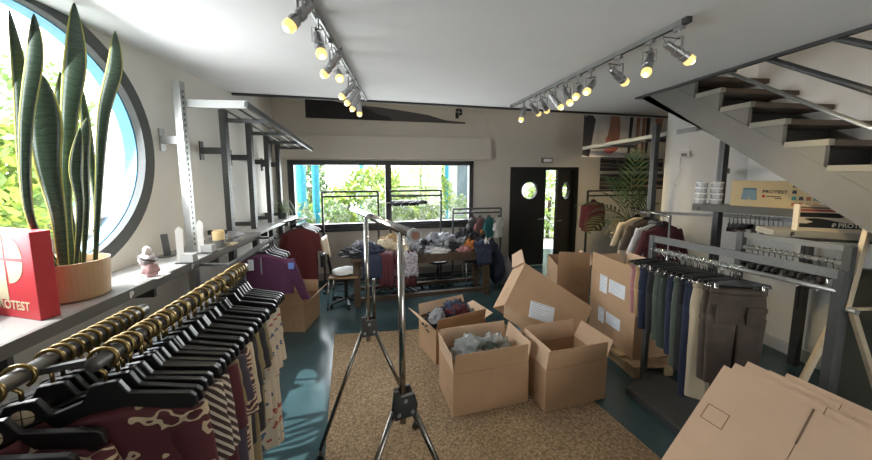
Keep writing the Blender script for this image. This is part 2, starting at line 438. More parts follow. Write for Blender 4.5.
for k in range(-3, 10):
    y0 = NY - .29 * k; z0 = NZ - .2 * k
    if z0 < .2: continue
    tr = MB(); tr.box((SX + .051, y0, z0 - .05), (RX - .03, y0 + .30, z0)); tr.build('tread', WOODT, st, bevel=.006)
    tr = MB(); tr.box((SX + .051, y0 + .27, z0 - .2), (RX - .04, y0 + .285, z0 - .051)); tr.build('riser', BLACK, st)  # black board standing in for the darkness of the open gap
    g = MB(); lo = lambda y: low(y) + UPD
    g.prism([(y0 + .02, lo(y0 + .02) - .03), (y0 + .29, lo(y0 + .29) - .03), (y0 + .29, z0 - .045), (y0 + .02, z0 - .045)], (SX + .004, 0, 0), (0, 1, 0), (0, 0, 1), (.04, 0, 0)); g.build('step_bracket', PAINTG, st)
    g = MB(); g.box((SX - .006, y0, z0 - .045), (SX + .05, y0 + .285, z0 + .004)); g.build('tread_cap', CAPM, st, bevel=.004)
for a, bpt, r, m in (((735, 75), (860, 124), .017, STEEL), ((768, 55), (872, 96), .024, DGREY), ((828, 34), (872, 48), .024, DGREY)):
    A = at_x(*a, SX + .02); B = at_x(*bpt, SX + .02); dd = (A - B); sl = .66
    mid = (A + B) / 2
    top = mid + Vector((0, 1.7, 1.7 * sl)); bot = mid + Vector((0, -1.6, -1.6 * sl))
    if r < .02: top = A + (A - B) * .1
    MB().tube([bot, top], r).build('hand_rail', m, st, smooth=True)

# ------------------------------------------------------------------ track lights
def track(x, y0, y1, x1, label):
    t = thing('ceiling_track', label, 'light track', ((x + x1) / 2, (y0 + y1) / 2, HC))
    MB().bar((x, y0, HC - .018), (x1, y1, HC - .018), .036, .034).build('track_profile', STEEL, t)
    MB().bar((x, y0, HC - .037), (x1, y1, HC - .037), .012, .006).build('track_slot', BLACK, t)
    for yy, xx, s in ((y0, x, -1), (y1, x1, 1)): MB().box((xx - .02, yy - .02, HC - .038), (xx + .02, yy + .02, HC)).build('end_cap', DGREY, t)
TLX, TRX = -.50, 1.80
track(TLX - .04, 1.2, 4.55, TLX + .04, 'long grey lamp track on the ceiling above the left aisle')
track(TRX + .08, 1.98, 4.75, TRX - .1, 'long grey lamp track on the ceiling running towards the stairs')
LENSM = M('lamp_lens', (.9, .7, .3), .3, emit=(1, .74, .24), es=1.0)
BULBM = M('lamp_core', (1, .95, .8), .3, emit=(1, .86, .5), es=5)
def spot(x, y, aim, label, drop=.16, scale=1.0, power=12, big=False):
    aim = Vector(aim).normalized()
    sp = thing('track_spotlight', label, 'ceiling lamp', (x, y, HC - .036), group='silver spotlights along the ceiling tracks')
    o = Vector((x, y, HC - .038))
    MB().box(o + Vector((-.014, -.035, -.022)), o + Vector((.014, .035, 0))).build('track_adapter', SILVERP, sp)
    pv = o + Vector((0, 0, -drop))
    side = aim.cross(Vector((0, 0, 1)))
    if side.length < .2: side = Vector((1, 0, 0))
    side = side.normalized(); k = .04 * scale
    MB().tube([o + Vector((0, 0, -.02)), o + Vector((0, 0, -drop * .45))], .006).build('stem', SILVERP, sp)
    q = o + Vector((0, 0, -drop * .45))
    y_ = MB(); y_.bar(q - side * k, q + side * k, .014, .004)
    for sg in (-1, 1): y_.bar(q + side * k * sg, pv + side * k * sg, .014, .004, up=side)
    y_.build('yoke', SILVERP, sp)
    h = MB(); r = .030 * scale; L = .165 * scale
    h.lathe([(r * .45, -L * .55), (r * .8, -L * .5), (r * .8, -L * .12), (r, -L * .1), (r, L * .12), (r * .86, L * .14), (r * .86, L * .22), (r * 1.05, L * .24), (r * 1.05, L * .42), (r * .9, L * .43)], pv, 18, aim)
    h.build('lamp_housing', SILVERP, sp, smooth=False)
    ln = MB(); ln.lathe([(r * 1.0, L * .42), (r * 1.08, L * .5), (r * 1.0, L * .62), (r * .7, L * .66)], pv, 18, aim); l = ln.build('lens_ring', LENSM, sp)
    ln = MB(); ln.lathe([(r * .55, L * .60), (r * .55, L * .69), (r * .3, L * .72)], pv, 14, aim); ln.build('bulb', BULBM, l)
    cd = MB(); e = pv - aim * L * .5; cd.tube([e, e - aim * .03 + Vector((0, 0, .03)), q + side * .02 + Vector((0, 0, -.01)), q], .004, 6); cd.build('cable', DGREY, sp, smooth=True)
    if power:
        li = bpy.data.lights.new('spot', 'SPOT'); li.energy = power; li.color = (1, .78, .45); li.spot_size = R(75); li.spot_blend = .8; li.shadow_soft_size = .03
        lo = bpy.data.objects.new('spot_beam', li); COL.objects.link(lo); lo.location = pv + aim * (L * .8)
        lo.rotation_euler = aim.to_track_quat('-Z', 'Y').to_euler()
LL = [((284, 10), (-.55, -.35, -.8), 'nearest spotlight on the left track, at the top edge of the photo'),
      ((314, 42), (.25, -.5, -.85), 'spotlight second from the near end of the left track, pointing down'),
      ((322, 64), (-.6, .1, -.7), 'spotlight third from the near end of the left track, turned to the left'),
      ((344, 76), (.2, -.75, -.5), 'spotlight in the middle of the left track facing the viewer'),
      ((345, 92), (-.65, -.1, -.7), 'spotlight of the far left cluster, the nearest one there'),
      ((351, 99), (-.6, -.1, -.75), 'second spotlight of the far left cluster'),
      ((357, 105), (-.45, -.1, -.85), 'third spotlight of the far left cluster'),
      ((363, 110), (.05, -.1, -1), 'farthest spotlight on the left track, hanging straight down')]
for (px, py), aim, lab in LL:
    p = at_x(px, py, TLX)
    y_ = at_z(px + 2, py - 8, 2.86).y
    spot(TLX, min(y_, 4.5), aim, lab, scale=1.05, power=9)
RL = [((660, 50), (.8, -.2, -.6), 'nearest spotlight of the right track, beside the staircase'),
      ((622, 62), (-.45, -.35, -.8), 'spotlight second from the staircase end of the right track, bent downwards'),
      ((603, 76), (.75, .2, -.4), 'spotlight third from the staircase end, turned aside to the right'),
      ((580, 88), (-.6, -.45, -.6), 'spotlight fourth from the staircase end of the right track'),
      ((559, 93), (-.5, -.5, -.65), 'spotlight near the middle of the right track, aimed left'),
      ((551, 98), (.1, -.5, -.8), 'spotlight in the far half of the right track, aimed at the viewer'),
      ((541, 103), (.5, -.3, -.75), 'spotlight fourth from the far end of the right track'),
      ((530, 108), (.62, .45, -.55), 'spotlight third from the far end of the right track'),
      ((519, 112), (.7, .35, -.5), 'spotlight second from the far end of the right track'),
      ((510, 117), (-.3, -.2, -.85), 'last spotlight at the far end of the right track')]
for (px, py), aim, lab in RL:
    y_ = at_z(px, py - 8, 2.86).y
    spot(TRX + .08 - .18 * (y_ - 1.98) / 2.77, min(y_, 4.72), aim, lab, scale=1.1, power=80 if py == 50 else 90 if aim[1] > .3 else 12)

# ------------------------------------------------------------------ pictures and fittings on the back wall
def wall_pic(name, label, cat, px0, py0, px1, py1, dz=0):
    """canvas on the back wall between two photo corners; returns thing, u0, u1, z0, z1"""
    def hit(px, py):
        a = ray(px, py); t = BY / (a[1] - BS * a[0]); return a[0] * t / math.cos(BA), CAMH + a[2] * t
    u0, z1 = hit(px0, py0); u1, z0 = hit(px1, py1)
    t = thing(name, label, cat, bw((u0 + u1) / 2, -.012, z0))
    return t, u0, u1, z0, z1
ART0 = M('art_sky', (.52, .47, .39), .8, ns=2, na=.05); ART1 = M('art_dark', (.012, .011, .012), .7); ART2 = M('art_hill', (.075, .068, .066), .8)
t, u0, u1, z0, z1 = wall_pic('wall_artwork', 'wide dark hill landscape panel high above the window', 'wall art', 305, 96, 465, 124)
z1 = z0 + .46
MB().box((u0, -.02, z0), (u1, 0, z1), BM).build('canvas', ART0, t)
def hill(pts, m, nm, n):
    h = MB(); h.prism([(u0 + (u1 - u0) * x, z0 + (z1 - z0) * y) for x, y in pts], bw(0, -.0205 - n, 0), BM.to_3x3() @ Vector((1, 0, 0)), (0, 0, 1), BM.to_3x3() @ Vector((0, -.002, 0))); return h.build(nm, m, t)
hill([(0, .03), (1, .0), (1, .06), (.86, .12), (.75, .3), (.6, .42), (.45, .52), (.36, .55), (.3, .62), (0, .66)], ART2, 'far_hill', 0)
hill([(0, .03), (.52, .02), (.5, .16), (.42, .26), (.38, .42), (.3, .55), (.22, .62), (.12, .75), (0, .8)], ART1, 'near_hill', .003)
lg = MB(); logo(lg, bw(u0 + (u1 - u0) * .955, -.022, z0 + .215), BM.to_3x3() @ Vector((1, 0, 0)), (0, 0, 1), .07, BM.to_3x3() @ Vector((0, -.002, 0))); lg.build('logo', ART1, t)

PICA = ramp_mat('pic_dunes', 'wave', [(0, (.03, .026, .024)), (.35, (.09, .075, .065)), (.6, (.22, .18, .15)), (.8, (.06, .05, .045))], scale=1.6, dist=3.5, dir='Z')
PICB = ramp_mat('pic_sea', 'wave', [(0, (.02, .02, .022)), (.4, (.05, .045, .045)), (.7, (.16, .13, .11)), (.85, (.30, .2, .13))], scale=2.2, dist=2, dir='Z')
for px0, py0, px1, py1, m, lab in ((601, 148, 632, 171, PICA, 'dark dune landscape print, upper left of four on the back wall'), (633, 149, 662, 171, PICB, 'dark sea print, upper right of four on the back wall'),
                              (600, 174, 630, 189, PICA, 'dark wave print, lower left of four on the back wall'), (632, 174, 662, 189, PICB, 'dark dusk print, lower right of four behind the palm')):
    t, u0, u1, z0, z1 = wall_pic('landscape_print', lab, 'wall art', px0, py0, px1, py1)
    MB().box((u0, -.014, z0), (u1, 0, z1), BM).build('print', m, t)
    ed = MB(); ed.box((u0, -.017, z0), (u1, 0, z0 + .012), BM); ed.box((u0, -.017, z1 - .012), (u1, 0, z1), BM); ed.build('border', DGREY, t)
# exit fitting over the door
t, u0, u1, z0, z1 = wall_pic('emergency_light', 'small grey emergency light fitting over the black door', 'light fitting', 541, 158, 551, 163)
MB().box((u0, -.06, z0), (u1, 0, z1), BM).build('casing', GREYM, t, bevel=.008); MB().box((u0 + .03, -.064, z0 + .02), (u1 - .03, -.06, z1 - .02), BM).build('diffuser', WHITEP, t)

# beach banner hanging below the edge of the upper floor
b0 = at_y(584, 112, 5.30); b1 = at_y(668, 116, 5.36)
t = thing('hanging_banner', 'printed beach banner with bare legs hanging below the ceiling edge', 'banner', ((b0 + b1) / 2) + Vector((0, 0, -.3)))
SAND = M('banner_sand', (.46, .43, .41), .8, ns=3, na=.3); SKIN = M('banner_skin', (.26, .13, .085), .8, ns=6, na=.15); CORAL = M('banner_coral', (.40, .12, .10), .8); SHADE_ = M('banner_black', (.03, .028, .03), .8)
bl = (b1 - b0).length; ub = (b1 - b0).normalized(); zt = HC - .03; nb = Vector((ub.y, -ub.x, 0)) * .004
def bp_(pts, m, nm, k):
    q = MB(); q.prism([(x * bl, -(1 - y) * .72) for x, y in pts], Vector((b0.x, b0.y, zt)) + nb * k, ub, (0, 0, 1), nb * .9); return q.build(nm, m, t)
bp_([(0, 0), (1, 0), (1, 1), (0, 1)], SAND, 'banner_cloth', 0)
for x in (.02, .5, .96):
    q = MB(); p_ = Vector((b0.x, b0.y, zt)) + ub * bl * x; q.bar(p_ + Vector((0, 0, -.03)), Vector((p_.x, cey(p_.x) + .02, HC - .02)), .02, .008); q.build('top_clip', STEEL, t)
bp_([(.0, .05), (.08, .0), (.14, .9), (.1, 1), (0, 1)], SHADE_, 'printed_shadow', 1)
bp_([(.27, .35), (.41, .3), (.43, .6), (.42, 1), (.31, 1), (.3, .7)], SKIN, 'printed_figure', 1)
bp_([(.25, .12), (.33, .08), (.41, .2), (.42, .5), (.34, .36), (.27, .5)], CORAL, 'printed_swimsuit', 2)
for x in (.62, .69, .74): bp_([(x, .12), (x + .03, .12), (x + .045, 1), (x, 1)], SKIN if x != .74 else SHADE_, 'printed_leg', 1)
bp_([(.53, .1), (.56, .1), (.58, 1), (.54, 1)], SHADE_, 'printed_leg', 1)
bp_([(.84, .5), (.92, .5), (.94, 1), (.85, 1)], SKIN, 'printed_leg', 1)

# ------------------------------------------------------------------ left wall shelving
sh = thing('wall_shelf', 'long grey shelf under the round window, near length', 'shelf', (-1.93, 2.2, 1.19))
MB().box((WX + .002, .5, 1.215), (-1.735, 4.05, 1.25)).build('board', SHELFM, sh, bevel=.003)
MB().box((-1.735, .5, 1.185), (-1.715, 4.05, 1.25)).build('front_edge', SHELFE, sh)
for yy in (1.35, 2.15, 2.75):
    lg = MB(); logo(lg, (-1.714, yy, 1.222), (0, 1, 0), (0, 0, 1), .016, (.0015, 0, 0)); lg.build('logo', WHITEP, sh)
for yy in (.9, 1.55, 2.4, 3.2): MB().box((WX, yy - .012, 1.10), (-1.76, yy + .012, 1.214)).build('bracket', STEEL if yy < 1 else DGREY, sh)
sh2 = thing('wall_shelf', 'thinner pale far length of the long shelf, towards the back window', 'shelf', (-1.93, 4.8, 1.2))
MB().box((-2.1, 4.06, 1.218), (-1.76, 5.55, 1.248)).build('board', M('shelf_pale', (.5, .5, .49), .3), sh2, bevel=.003)
MB().box((-1.76, 4.06, 1.21), (-1.745, 5.55, 1.25)).build('front_edge', STEEL, sh2)
for yy in (4.4, 5.2): MB().box((WX, yy - .012, 1.13), (-1.78, yy + .012, 1.217)).build('bracket', DGREY, sh2)

ups = [(-1.97, 3.17, 2.80, STEEL, 2.28, (200, 105), (248, 104)), (-1.90, 3.74, 2.66, DGREY, 2.22, None, None), (-1.90, 4.32, 2.60, DGREY, 2.17, None, None), (-1.90, 4.84, 2.55, DGREY, 2.13, None, None), (-1.90, 5.24, 2.5, DGREY, 2.1, None, None)]  # first post in steel tone for the window light reflecting off it
names = ['silver shelf upright nearest the round window', 'dark shelf upright, first behind the silver one', 'dark shelf upright, second behind the silver one', 'dark shelf upright, third behind the silver one', 'dark shelf upright closest to the back window']
for (x, y, zt, m, zb, a, b_), nm in zip(ups, names):
    t = thing('shelf_upright', nm, 'shelf upright', (x, y, 0), group='uprights along the left wall')
    MB().box((x - .03, y - .035, 0), (x + .03, y + .035, zt)).build('post', m, t)
    sl = MB()
    for k in range(int((zt - 1.3) / .05)): sl.box((x + .03, y - .008, 1.3 + k * .05), (x + .0315, y + .008, 1.325 + k * .05))
    sl.build('perforated_strip', BLACK, t)
    MB().box((WX + .012, y - .02, zb - .035), (x - .03, y + .02, zb + .035)).build('wall_arm', m, t)
    MB().box((WX, y - .03, zb - .1), (WX + .012, y + .03, zb + .1)).build('wall_plate', m, t)
    if m is DGREY:
        MB().box((WX + .01, y - .015, 1.29), (x - .03, y + .015, 1.34)).build('wall_arm', m, t)
# sloping slatted rack on top of the uprights
t = thing('overhead_rack', 'high open rack of dark bars fixed across the left uprights', 'shelf', (-1.6, 4.2, 2.5))
def rz_(y): return 2.62 - .125 * (y - 3.2)
for y in (3.76, 4.34, 4.86, 5.26): MB().bar((-1.87, y, rz_(y)), (-1.42, y, rz_(y)), .03, .045).build('arm', DGREY, t)
MB().bar((-2.0, 3.22, rz_(3.22)), (-1.42, 3.22, rz_(3.22)), .035, .07).build('end_arm', M('rack_white', (.36, .37, .365), .4), t)
MB().bar((-1.42, 3.2, rz_(3.2)), (-1.42, 5.4, rz_(5.4)), .03, .05).build('front_bar', DGREY, t)
MB().tube([(-1.72, 3.3, rz_(3.3) + .01), (-1.72, 5.35, rz_(5.35) + .01)], .011).build('rail', DGREY, t, smooth=True)
MB().tube([(-1.57, 3.3, rz_(3.3) + .01), (-1.57, 5.35, rz_(5.35) + .01)], .011).build('rail', DGREY, t, smooth=True)

# things on the shelf --------------------------------------------------
# snake plant in a tan bowl
pc = Vector((-1.93, 2.06, 1.251))
t = thing('snake_plant', 'tall snake plant in a tan pot on the shelf before the round window', 'plant', pc)
pt = MB(); pt.lathe([(.125, 0), (.138, .01), (.145, .12), (.15, .225), (.142, .225), (.137, .17)], pc, 40); pot = pt.build('pot', TERRA, t, smooth=False)
so = MB(); so.lathe([(.136, .168), (.134, .182), (.05, .19)], pc, 28); so.build('soil', SOIL, pot)
LEAFG = ramp_mat('snake_leaf', 'wave', [(0, (.010, .026, .012)), (.38, (.034, .062, .028)), (.62, (.016, .036, .017))], rough=.4, scale=7, dist=7, dir='Z')
LEAFE = M('snake_leaf_edge', (.34, .33, .06), .45)
def blade(base, pts, w, tw):
    """fleshy leaf along pts with a yellow rim"""
    n = 26; P = [Vector(p) for p in pts]
    def cat(s):
        k = min(int(s * (len(P) - 1)), len(P) - 2); f_ = s * (len(P) - 1) - k
        a = P[max(k - 1, 0)]; b = P[k]; c = P[k + 1]; d = P[min(k + 2, len(P) - 1)]
        return .5 * ((2 * b) + (c - a) * f_ + (2 * a - 5 * b + 4 * c - d) * f_ ** 2 + (3 * b - a - 3 * c + d) * f_ ** 3)
    rows = []; rim = [[], []]
    for i in range(n + 1):
        s = i / n; c = cat(s)
        ww = .80 * w * (.30 + .70 * min(1, s / .66) ** 1.5) * (1 if s < .72 else max(.02, (1 - ((s - .72) / .28) ** 1.6)))
        ang = tw[0] + (tw[1] - tw[0]) * s
        x = Vector((math.cos(ang), math.sin(ang), 0)); y = Vector((-math.sin(ang), math.cos(ang), 0))
        rows.append([c + x * ww * q + y * (ww * .38 * (q * q - .5)) for q in (-1, -.80, -.5, 0, .5, .80, 1)])
    m1 = MB(); m1.strip([r[1:6] for r in rows]); lf = m1.build('leaf', LEAFG, t, smooth=True, solid=.007)
    m2 = MB(); m2.strip([r[0:2] for r in rows]); m2.strip([r[5:7] for r in rows]); m2.build('leaf_rim', LEAFE, lf, smooth=True, solid=.006)
def leaf_px(pxs, w, tw, x=-1.93):
    pts = [at_x(px, py, x) for px, py in pxs]
    return pts
va = R(48)     # leaf faces turn towards the room
def L_(pxs, w, tw, dx):
    pts = [at_x(px, py, pc.x + dx * 1.0) for px, py in pxs]
    pts[0] = Vector((pc.x + dx * .5, pts[0].y, pc.z + .165)) if pxs[0][1] > 240 else pts[0]
    blade(None, pts, w, tw)
L_([(72, 262), (66, 200), (70, 115), (76, 55), (74, 2)], .060, (R(35), R(65)), .0)
L_([(66, 262), (58, 215), (48, 165), (45, 115), (42, 75)], .080, (R(40), R(60)), .03)
L_([(60, 262), (33, 225), (25, 170), (21, 80), (9, 10)], .036, (R(20), R(80)), -.03)
L_([(64, 262), (30, 215), (26, 130), (35, 55), (34, 14)], .036, (R(60), R(40)), .05)
L_([(98, 258), (99, 190), (104, 115), (115, 68), (115, 31)], .050, (R(70), R(50)), .04)
L_([(92, 260), (96, 200), (88, 140), (81, 84)], .032, (R(30), R(80)), -.04)
L_([(76, 262), (66, 190), (62, 120), (60, 72)], .036, (R(60), R(70)), -.06)
L_([(88, 262), (86, 210), (83, 150), (87, 118)], .036, (R(70), R(40)), .06)
L_([(82, 262), (80, 210), (76, 170), (80, 128)], .034, (R(50), R(60)), .08)

# red box with the round mark
rc = Vector((-1.80, 1.725, 1.2515))
t = thing('red_display_box', 'red block sign with a cream round mark at the near end of the shelf', 'sign', rc)
rbm = Matrix.Translation(rc) @ Matrix.Rotation(R(-19), 4, 'Z')
q = MB(); q.box((-.38, 0, 0), (0, .075, .45), rbm); q.build('block', RED, t, bevel=.003)
fo = rbm @ Vector((-.20, -.0005, .305)); fu = rbm.to_3x3() @ Vector((1, 0, 0)); fn = rbm.to_3x3() @ Vector((0, -.001, 0))
lg = MB(); logo(lg, fo, fu, (0, 0, 1), .125, fn); lg.build('logo', CREAM, t)
text_mesh('lettering', 'PROTEST', .064, CREAM, rbm @ Vector((-.325, -.0012, .045)), fu, (0, 0, 1), t, .001, .0014)

# wrapped ornament
oc = at_z(151, 277, 1.2515)
t = thing('wrapped_ornament', 'small pink and white wrapped ornament with a dark ribbon on a card', 'ornament', oc)
MB().box(oc + Vector((-.085, -.05, 0)), oc + Vector((.085, .07, .004))).build('card', WHITEP, t)
PINKM = M('ornament_pink', (.50, .30, .30), .6, ns=20, na=.35); 
def crumple(mb, c, r, sc=3.0, amp=.35, seed=0, n=3, flat=0):
    b2 = bmesh.new(); bmesh.ops.create_icosphere(b2, subdivisions=n, radius=1)
    vs = {}
    for v in b2.verts:
        p = v.co.copy(); k = 1 + amp * noise.noise(p * sc + Vector((seed * 7.3, seed * 1.7, 0))) + amp * .6 * noise.noise(p * sc * 2.7 + Vector((seed, 0, 9)))
        q = Vector((p.x * r[0] * k, p.y * r[1] * k, p.z * r[2] * k))
        if flat and q.z < 0: q.z *= .25
        vs[v.index] = mb.bm.verts.new(Vector(c) + q)
    for f_ in b2.faces: mb.bm.faces.new([vs[v.index] for v in f_.verts])
    b2.free(); return mb
q = MB(); crumple(q, oc + Vector((0, 0, .055)), (.05, .045, .055), seed=1); q.build('body', PINKM, t, smooth=True)
q = MB(); crumple(q, oc + Vector((-.015, 0, .125)), (.05, .04, .045), seed=3); q.build('upper_body', M('ornament_grey', (.50, .44, .45), .6, ns=25, na=.4), t, smooth=True)
q = MB(); crumple(q, oc + Vector((-.01, 0, .185)), (.026, .024, .04), seed=4, amp=.2); q.build('tip', M('ornament_white', (.72, .66, .64), .6), t, smooth=True)
q = MB(); q.tube([oc + Vector((-.05, -.03, .16)), oc + Vector((0, -.05, .14)), oc + Vector((.055, -.02, .12))], .006, 6); q.build('ribbon', BLACKP, t, smooth=True)

# upright acrylic card holders with black blocks
for k, (px, py, lab) in enumerate(((190, 262, 'clear upright card holder on a black block, the nearer of two on the shelf'), (209, 252, 'clear upright card holder on a black block, the farther of two on the shelf'), )):
    c = at_z(px, py, 1.2515); t = thing('card_holder', lab, 'card holder', c)
    MB().box(c + Vector((-.085, -.05, 0)), c + Vector((.06, .04, .006))).build('base', BLACKP, t)
    MB().box(c + Vector((-.075, -.035, .0065)), c + Vector((.045, .03, .07))).build('block', M('holder_block%d' % k, (.33, .33, .32), .4), t)
    u = MB(); u.prism([(0, 0), (.045, 0), (.05, .27), (.025, .30), (.0, .27)], c + Vector((-.085 + .02, -.045, .006)), (.75, .66, 0), (0, 0, 1), (.002, -.003, 0)); u.build('panel', M('holder_panel%d' % k, (.82, .82, .80), .25), t)
c = at_z(146, 262, 1.2515)
t = thing('phone_stand', 'small dark tilted card stand behind the pink ornament', 'stand', c + Vector((.02, .16, 0)))
u = MB(); u.prism([(0, 0), (.05, 0), (.035, .2), (-.015, .2)], c + Vector((.03, .16, 0)), (.8, .6, 0), (0, 0, 1), (.004, -.006, 0)); u.build('panel', DGREY, t)
MB().box(c + Vector((0, .13, 0)), c + Vector((.1, .22, .005))).build('base', DGREY, t)
# lit jar, plastic bag
c = at_z(211, 250, 1.2515) + Vector((.01, .12, 0)); t = thing('candle_jar', 'glowing cream candle jar with a grey foot behind the card holders', 'candle', c)
q = MB(); q.lathe([(.05, 0), (.05, .075)], c, 20); q.build('foot', GREYM, t)
q = MB(); q.lathe([(.052, .0755), (.055, .15), (.05, .155)], c, 20); q.build('jar', M('candle_cream', (.80, .60, .32), .4), t)
q = MB(); q.lathe([(.05, .1555), (.05, .165), (.04, .17)], c, 20); q.build('lid', M('candle_lid', (.62, .45, .24), .4), t)
c = at_z(229, 243, 1.2515) + Vector((0, .1, .05)); q = MB(); crumple(q, c, (.10, .10, .055), seed=9, sc=2.5, amp=.4, flat=1); tag(q.build('plastic_bag', BAGW, smooth=True), 'crumpled clear plastic bag at the end of the near shelf', 'bag')
c = at_z(216, 247, 1.2515) + Vector((.05, .1, 0)); t = thing('pale_tray', 'low cream tray beside the candle jar', 'tray', c)
MB().box(c + Vector((-.05, -.05, 0)), c + Vector((.08, .06, .012))).build('base', CREAM, t); MB().box(c + Vector((-.05, -.05, .012)), c + Vector((.08, -.042, .03))).build('lip', CREAM, t)
# trailing plant at the far end of the shelf
c = Vector((-1.86, 5.2, 1.25)); t = thing('spider_plant', 'small spider plant with thin pale leaves at the far end of the shelf', 'plant', c)
q = MB(); q.lathe([(.06, 0), (.08, .1), (.07, .1)], c, 18); q.build('pot', DGREY, t)
q = MB(); rnd = random.Random(3)
for k in range(46):
    a = rnd.uniform(0, 2 * PI); l = rnd.uniform(.15, .33); h = rnd.uniform(.05, .22)
    d_ = Vector((math.cos(a), math.sin(a), 0)); s_ = Vector((-d_.y, d_.x, 0)) * .006
    pts = [c + Vector((0, 0, .1)) + d_ * l * s + Vector((0, 0, h * 4 * s * (1 - s) - .12 * s * s)) for s in (0, .25, .5, .75, 1)]
    q.strip([[p - s_ * (1 - .8 * i / 4), p + s_ * (1 - .8 * i / 4)] for i, p in enumerate(pts)])
q.build('foliage', M('spider_leaf', (.22, .30, .16), .5, ns=30, na=.5), t)

# ------------------------------------------------------------------ hangers and clothes
def hanger_proto(name, hook_mat, ring_r, kind, body_mat=None, with_logo=False, clip_mat=None):
    """clothes hanger; origin at the middle of the rail it hangs on, arms along local x"""
    t = thing(name, None, 'clothes hanger')
    h = MB()
    if kind == 'wide':
        h.prism([(-.25, -.235), (-.245, -.20), (-.23, -.185), (-.06, -.135), (-.035, -.085), (.035, -.085), (.06, -.135), (.23, -.185), (.245, -.20), (.25, -.235), (.235, -.245), (.05, -.20), (-.05, -.20), (-.235, -.245)], (0, .011, 0), (1, 0, 0), (0, 0, 1), (0, -.022, 0))
        h.tube([(-.225, 0, -.25), (.225, 0, -.25)], .007, 6)
    elif kind == 'shirt':
        h.prism([(-.215, -.19), (-.20, -.155), (-.06, -.105), (-.035, -.07), (.035, -.07), (.06, -.105), (.20, -.155), (.215, -.19), (.20, -.20), (.05, -.145), (-.05, -.145), (-.20, -.20)], (0, .009, 0), (1, 0, 0), (0, 0, 1), (0, -.018, 0))
        h.tube([(-.195, 0, -.19), (.195, 0, -.19)], .006, 6)
    else:
        h.prism([(-.20, -.13), (-.19, -.105), (-.03, -.075), (.03, -.075), (.19, -.105), (.20, -.13)], (0, .008, 0), (1, 0, 0), (0, 0, 1), (0, -.016, 0))
    h.build('hanger_body', body_mat or BLACKP, t, local=True, bevel=.004)
    k = MB(); n = 14
    k.tube([Vector((0, ring_r * math.sin(a), 0)) + Vector((ring_r * math.cos(a), -ring_r * math.sin(a), ring_r * math.sin(a))) for a in [R(-60 + 300 * i / n) for i in range(n + 1)]] + [(0, 0, -ring_r - .012), (0, 0, -.08)], .007 if hook_mat is BRASS else .0035, 6)
    k.build('hook', hook_mat, t, local=True, smooth=True)
    if kind == 'clip':
        for s in (-1, 1):
            c = MB(); c.cbox((s * .15, 0, -.135), (.03, .03, .045)); c.tube([(s * .15 - .012, -.016, -.11), (s * .15 - .012, -.022, -.14), (s * .15 + .012, -.022, -.14), (s * .15 + .012, -.016, -.11)], .003, 5); c.build('clip', clip_mat or CHROME, t, local=True)
    if with_logo:
        lg = MB(); logo(lg, (0, -.0115, -.135), (1, 0, 0), (0, 0, 1), .028, (0, -.001, 0)); lg.build('logo', CREAM, t, local=True)
    return t

def ring_surface(mb, rings, n=28, seed=0, fold=.25, close_top=True):
    """tube of cloth through rings (z, x centre, half width, half thickness); folds grow downwards"""
    prev = None; z0 = rings[0][0]; zl = rings[-1][0] - z0 or 1
    for z, cx, hw, ht in rings:
        row = []
        s = (z - z0) / zl
        for k in range(n):
            a = 2 * PI * k / n; c, si = math.cos(a), math.sin(a)
            x = hw * math.copysign(abs(c) ** .8, c); y = ht * math.copysign(abs(si) ** .75, si)
            w = noise.noise(Vector((x * 14 + seed * 5.1, z * 2.2 + seed, seed * 3.3)))
            y += ht * fold * 3 * s * w; x += hw * .03 * noise.noise(Vector((z * 9, seed, k * .4)))
            row.append(mb.bm.verts.new((cx + x, y, z)))
        if prev:
            for k in range(n): mb.bm.faces.new((prev[k], prev[(k + 1) % n], row[(k + 1) % n], row[k]))
        elif close_top: mb.bm.faces.new(row)
        prev = row
    return mb

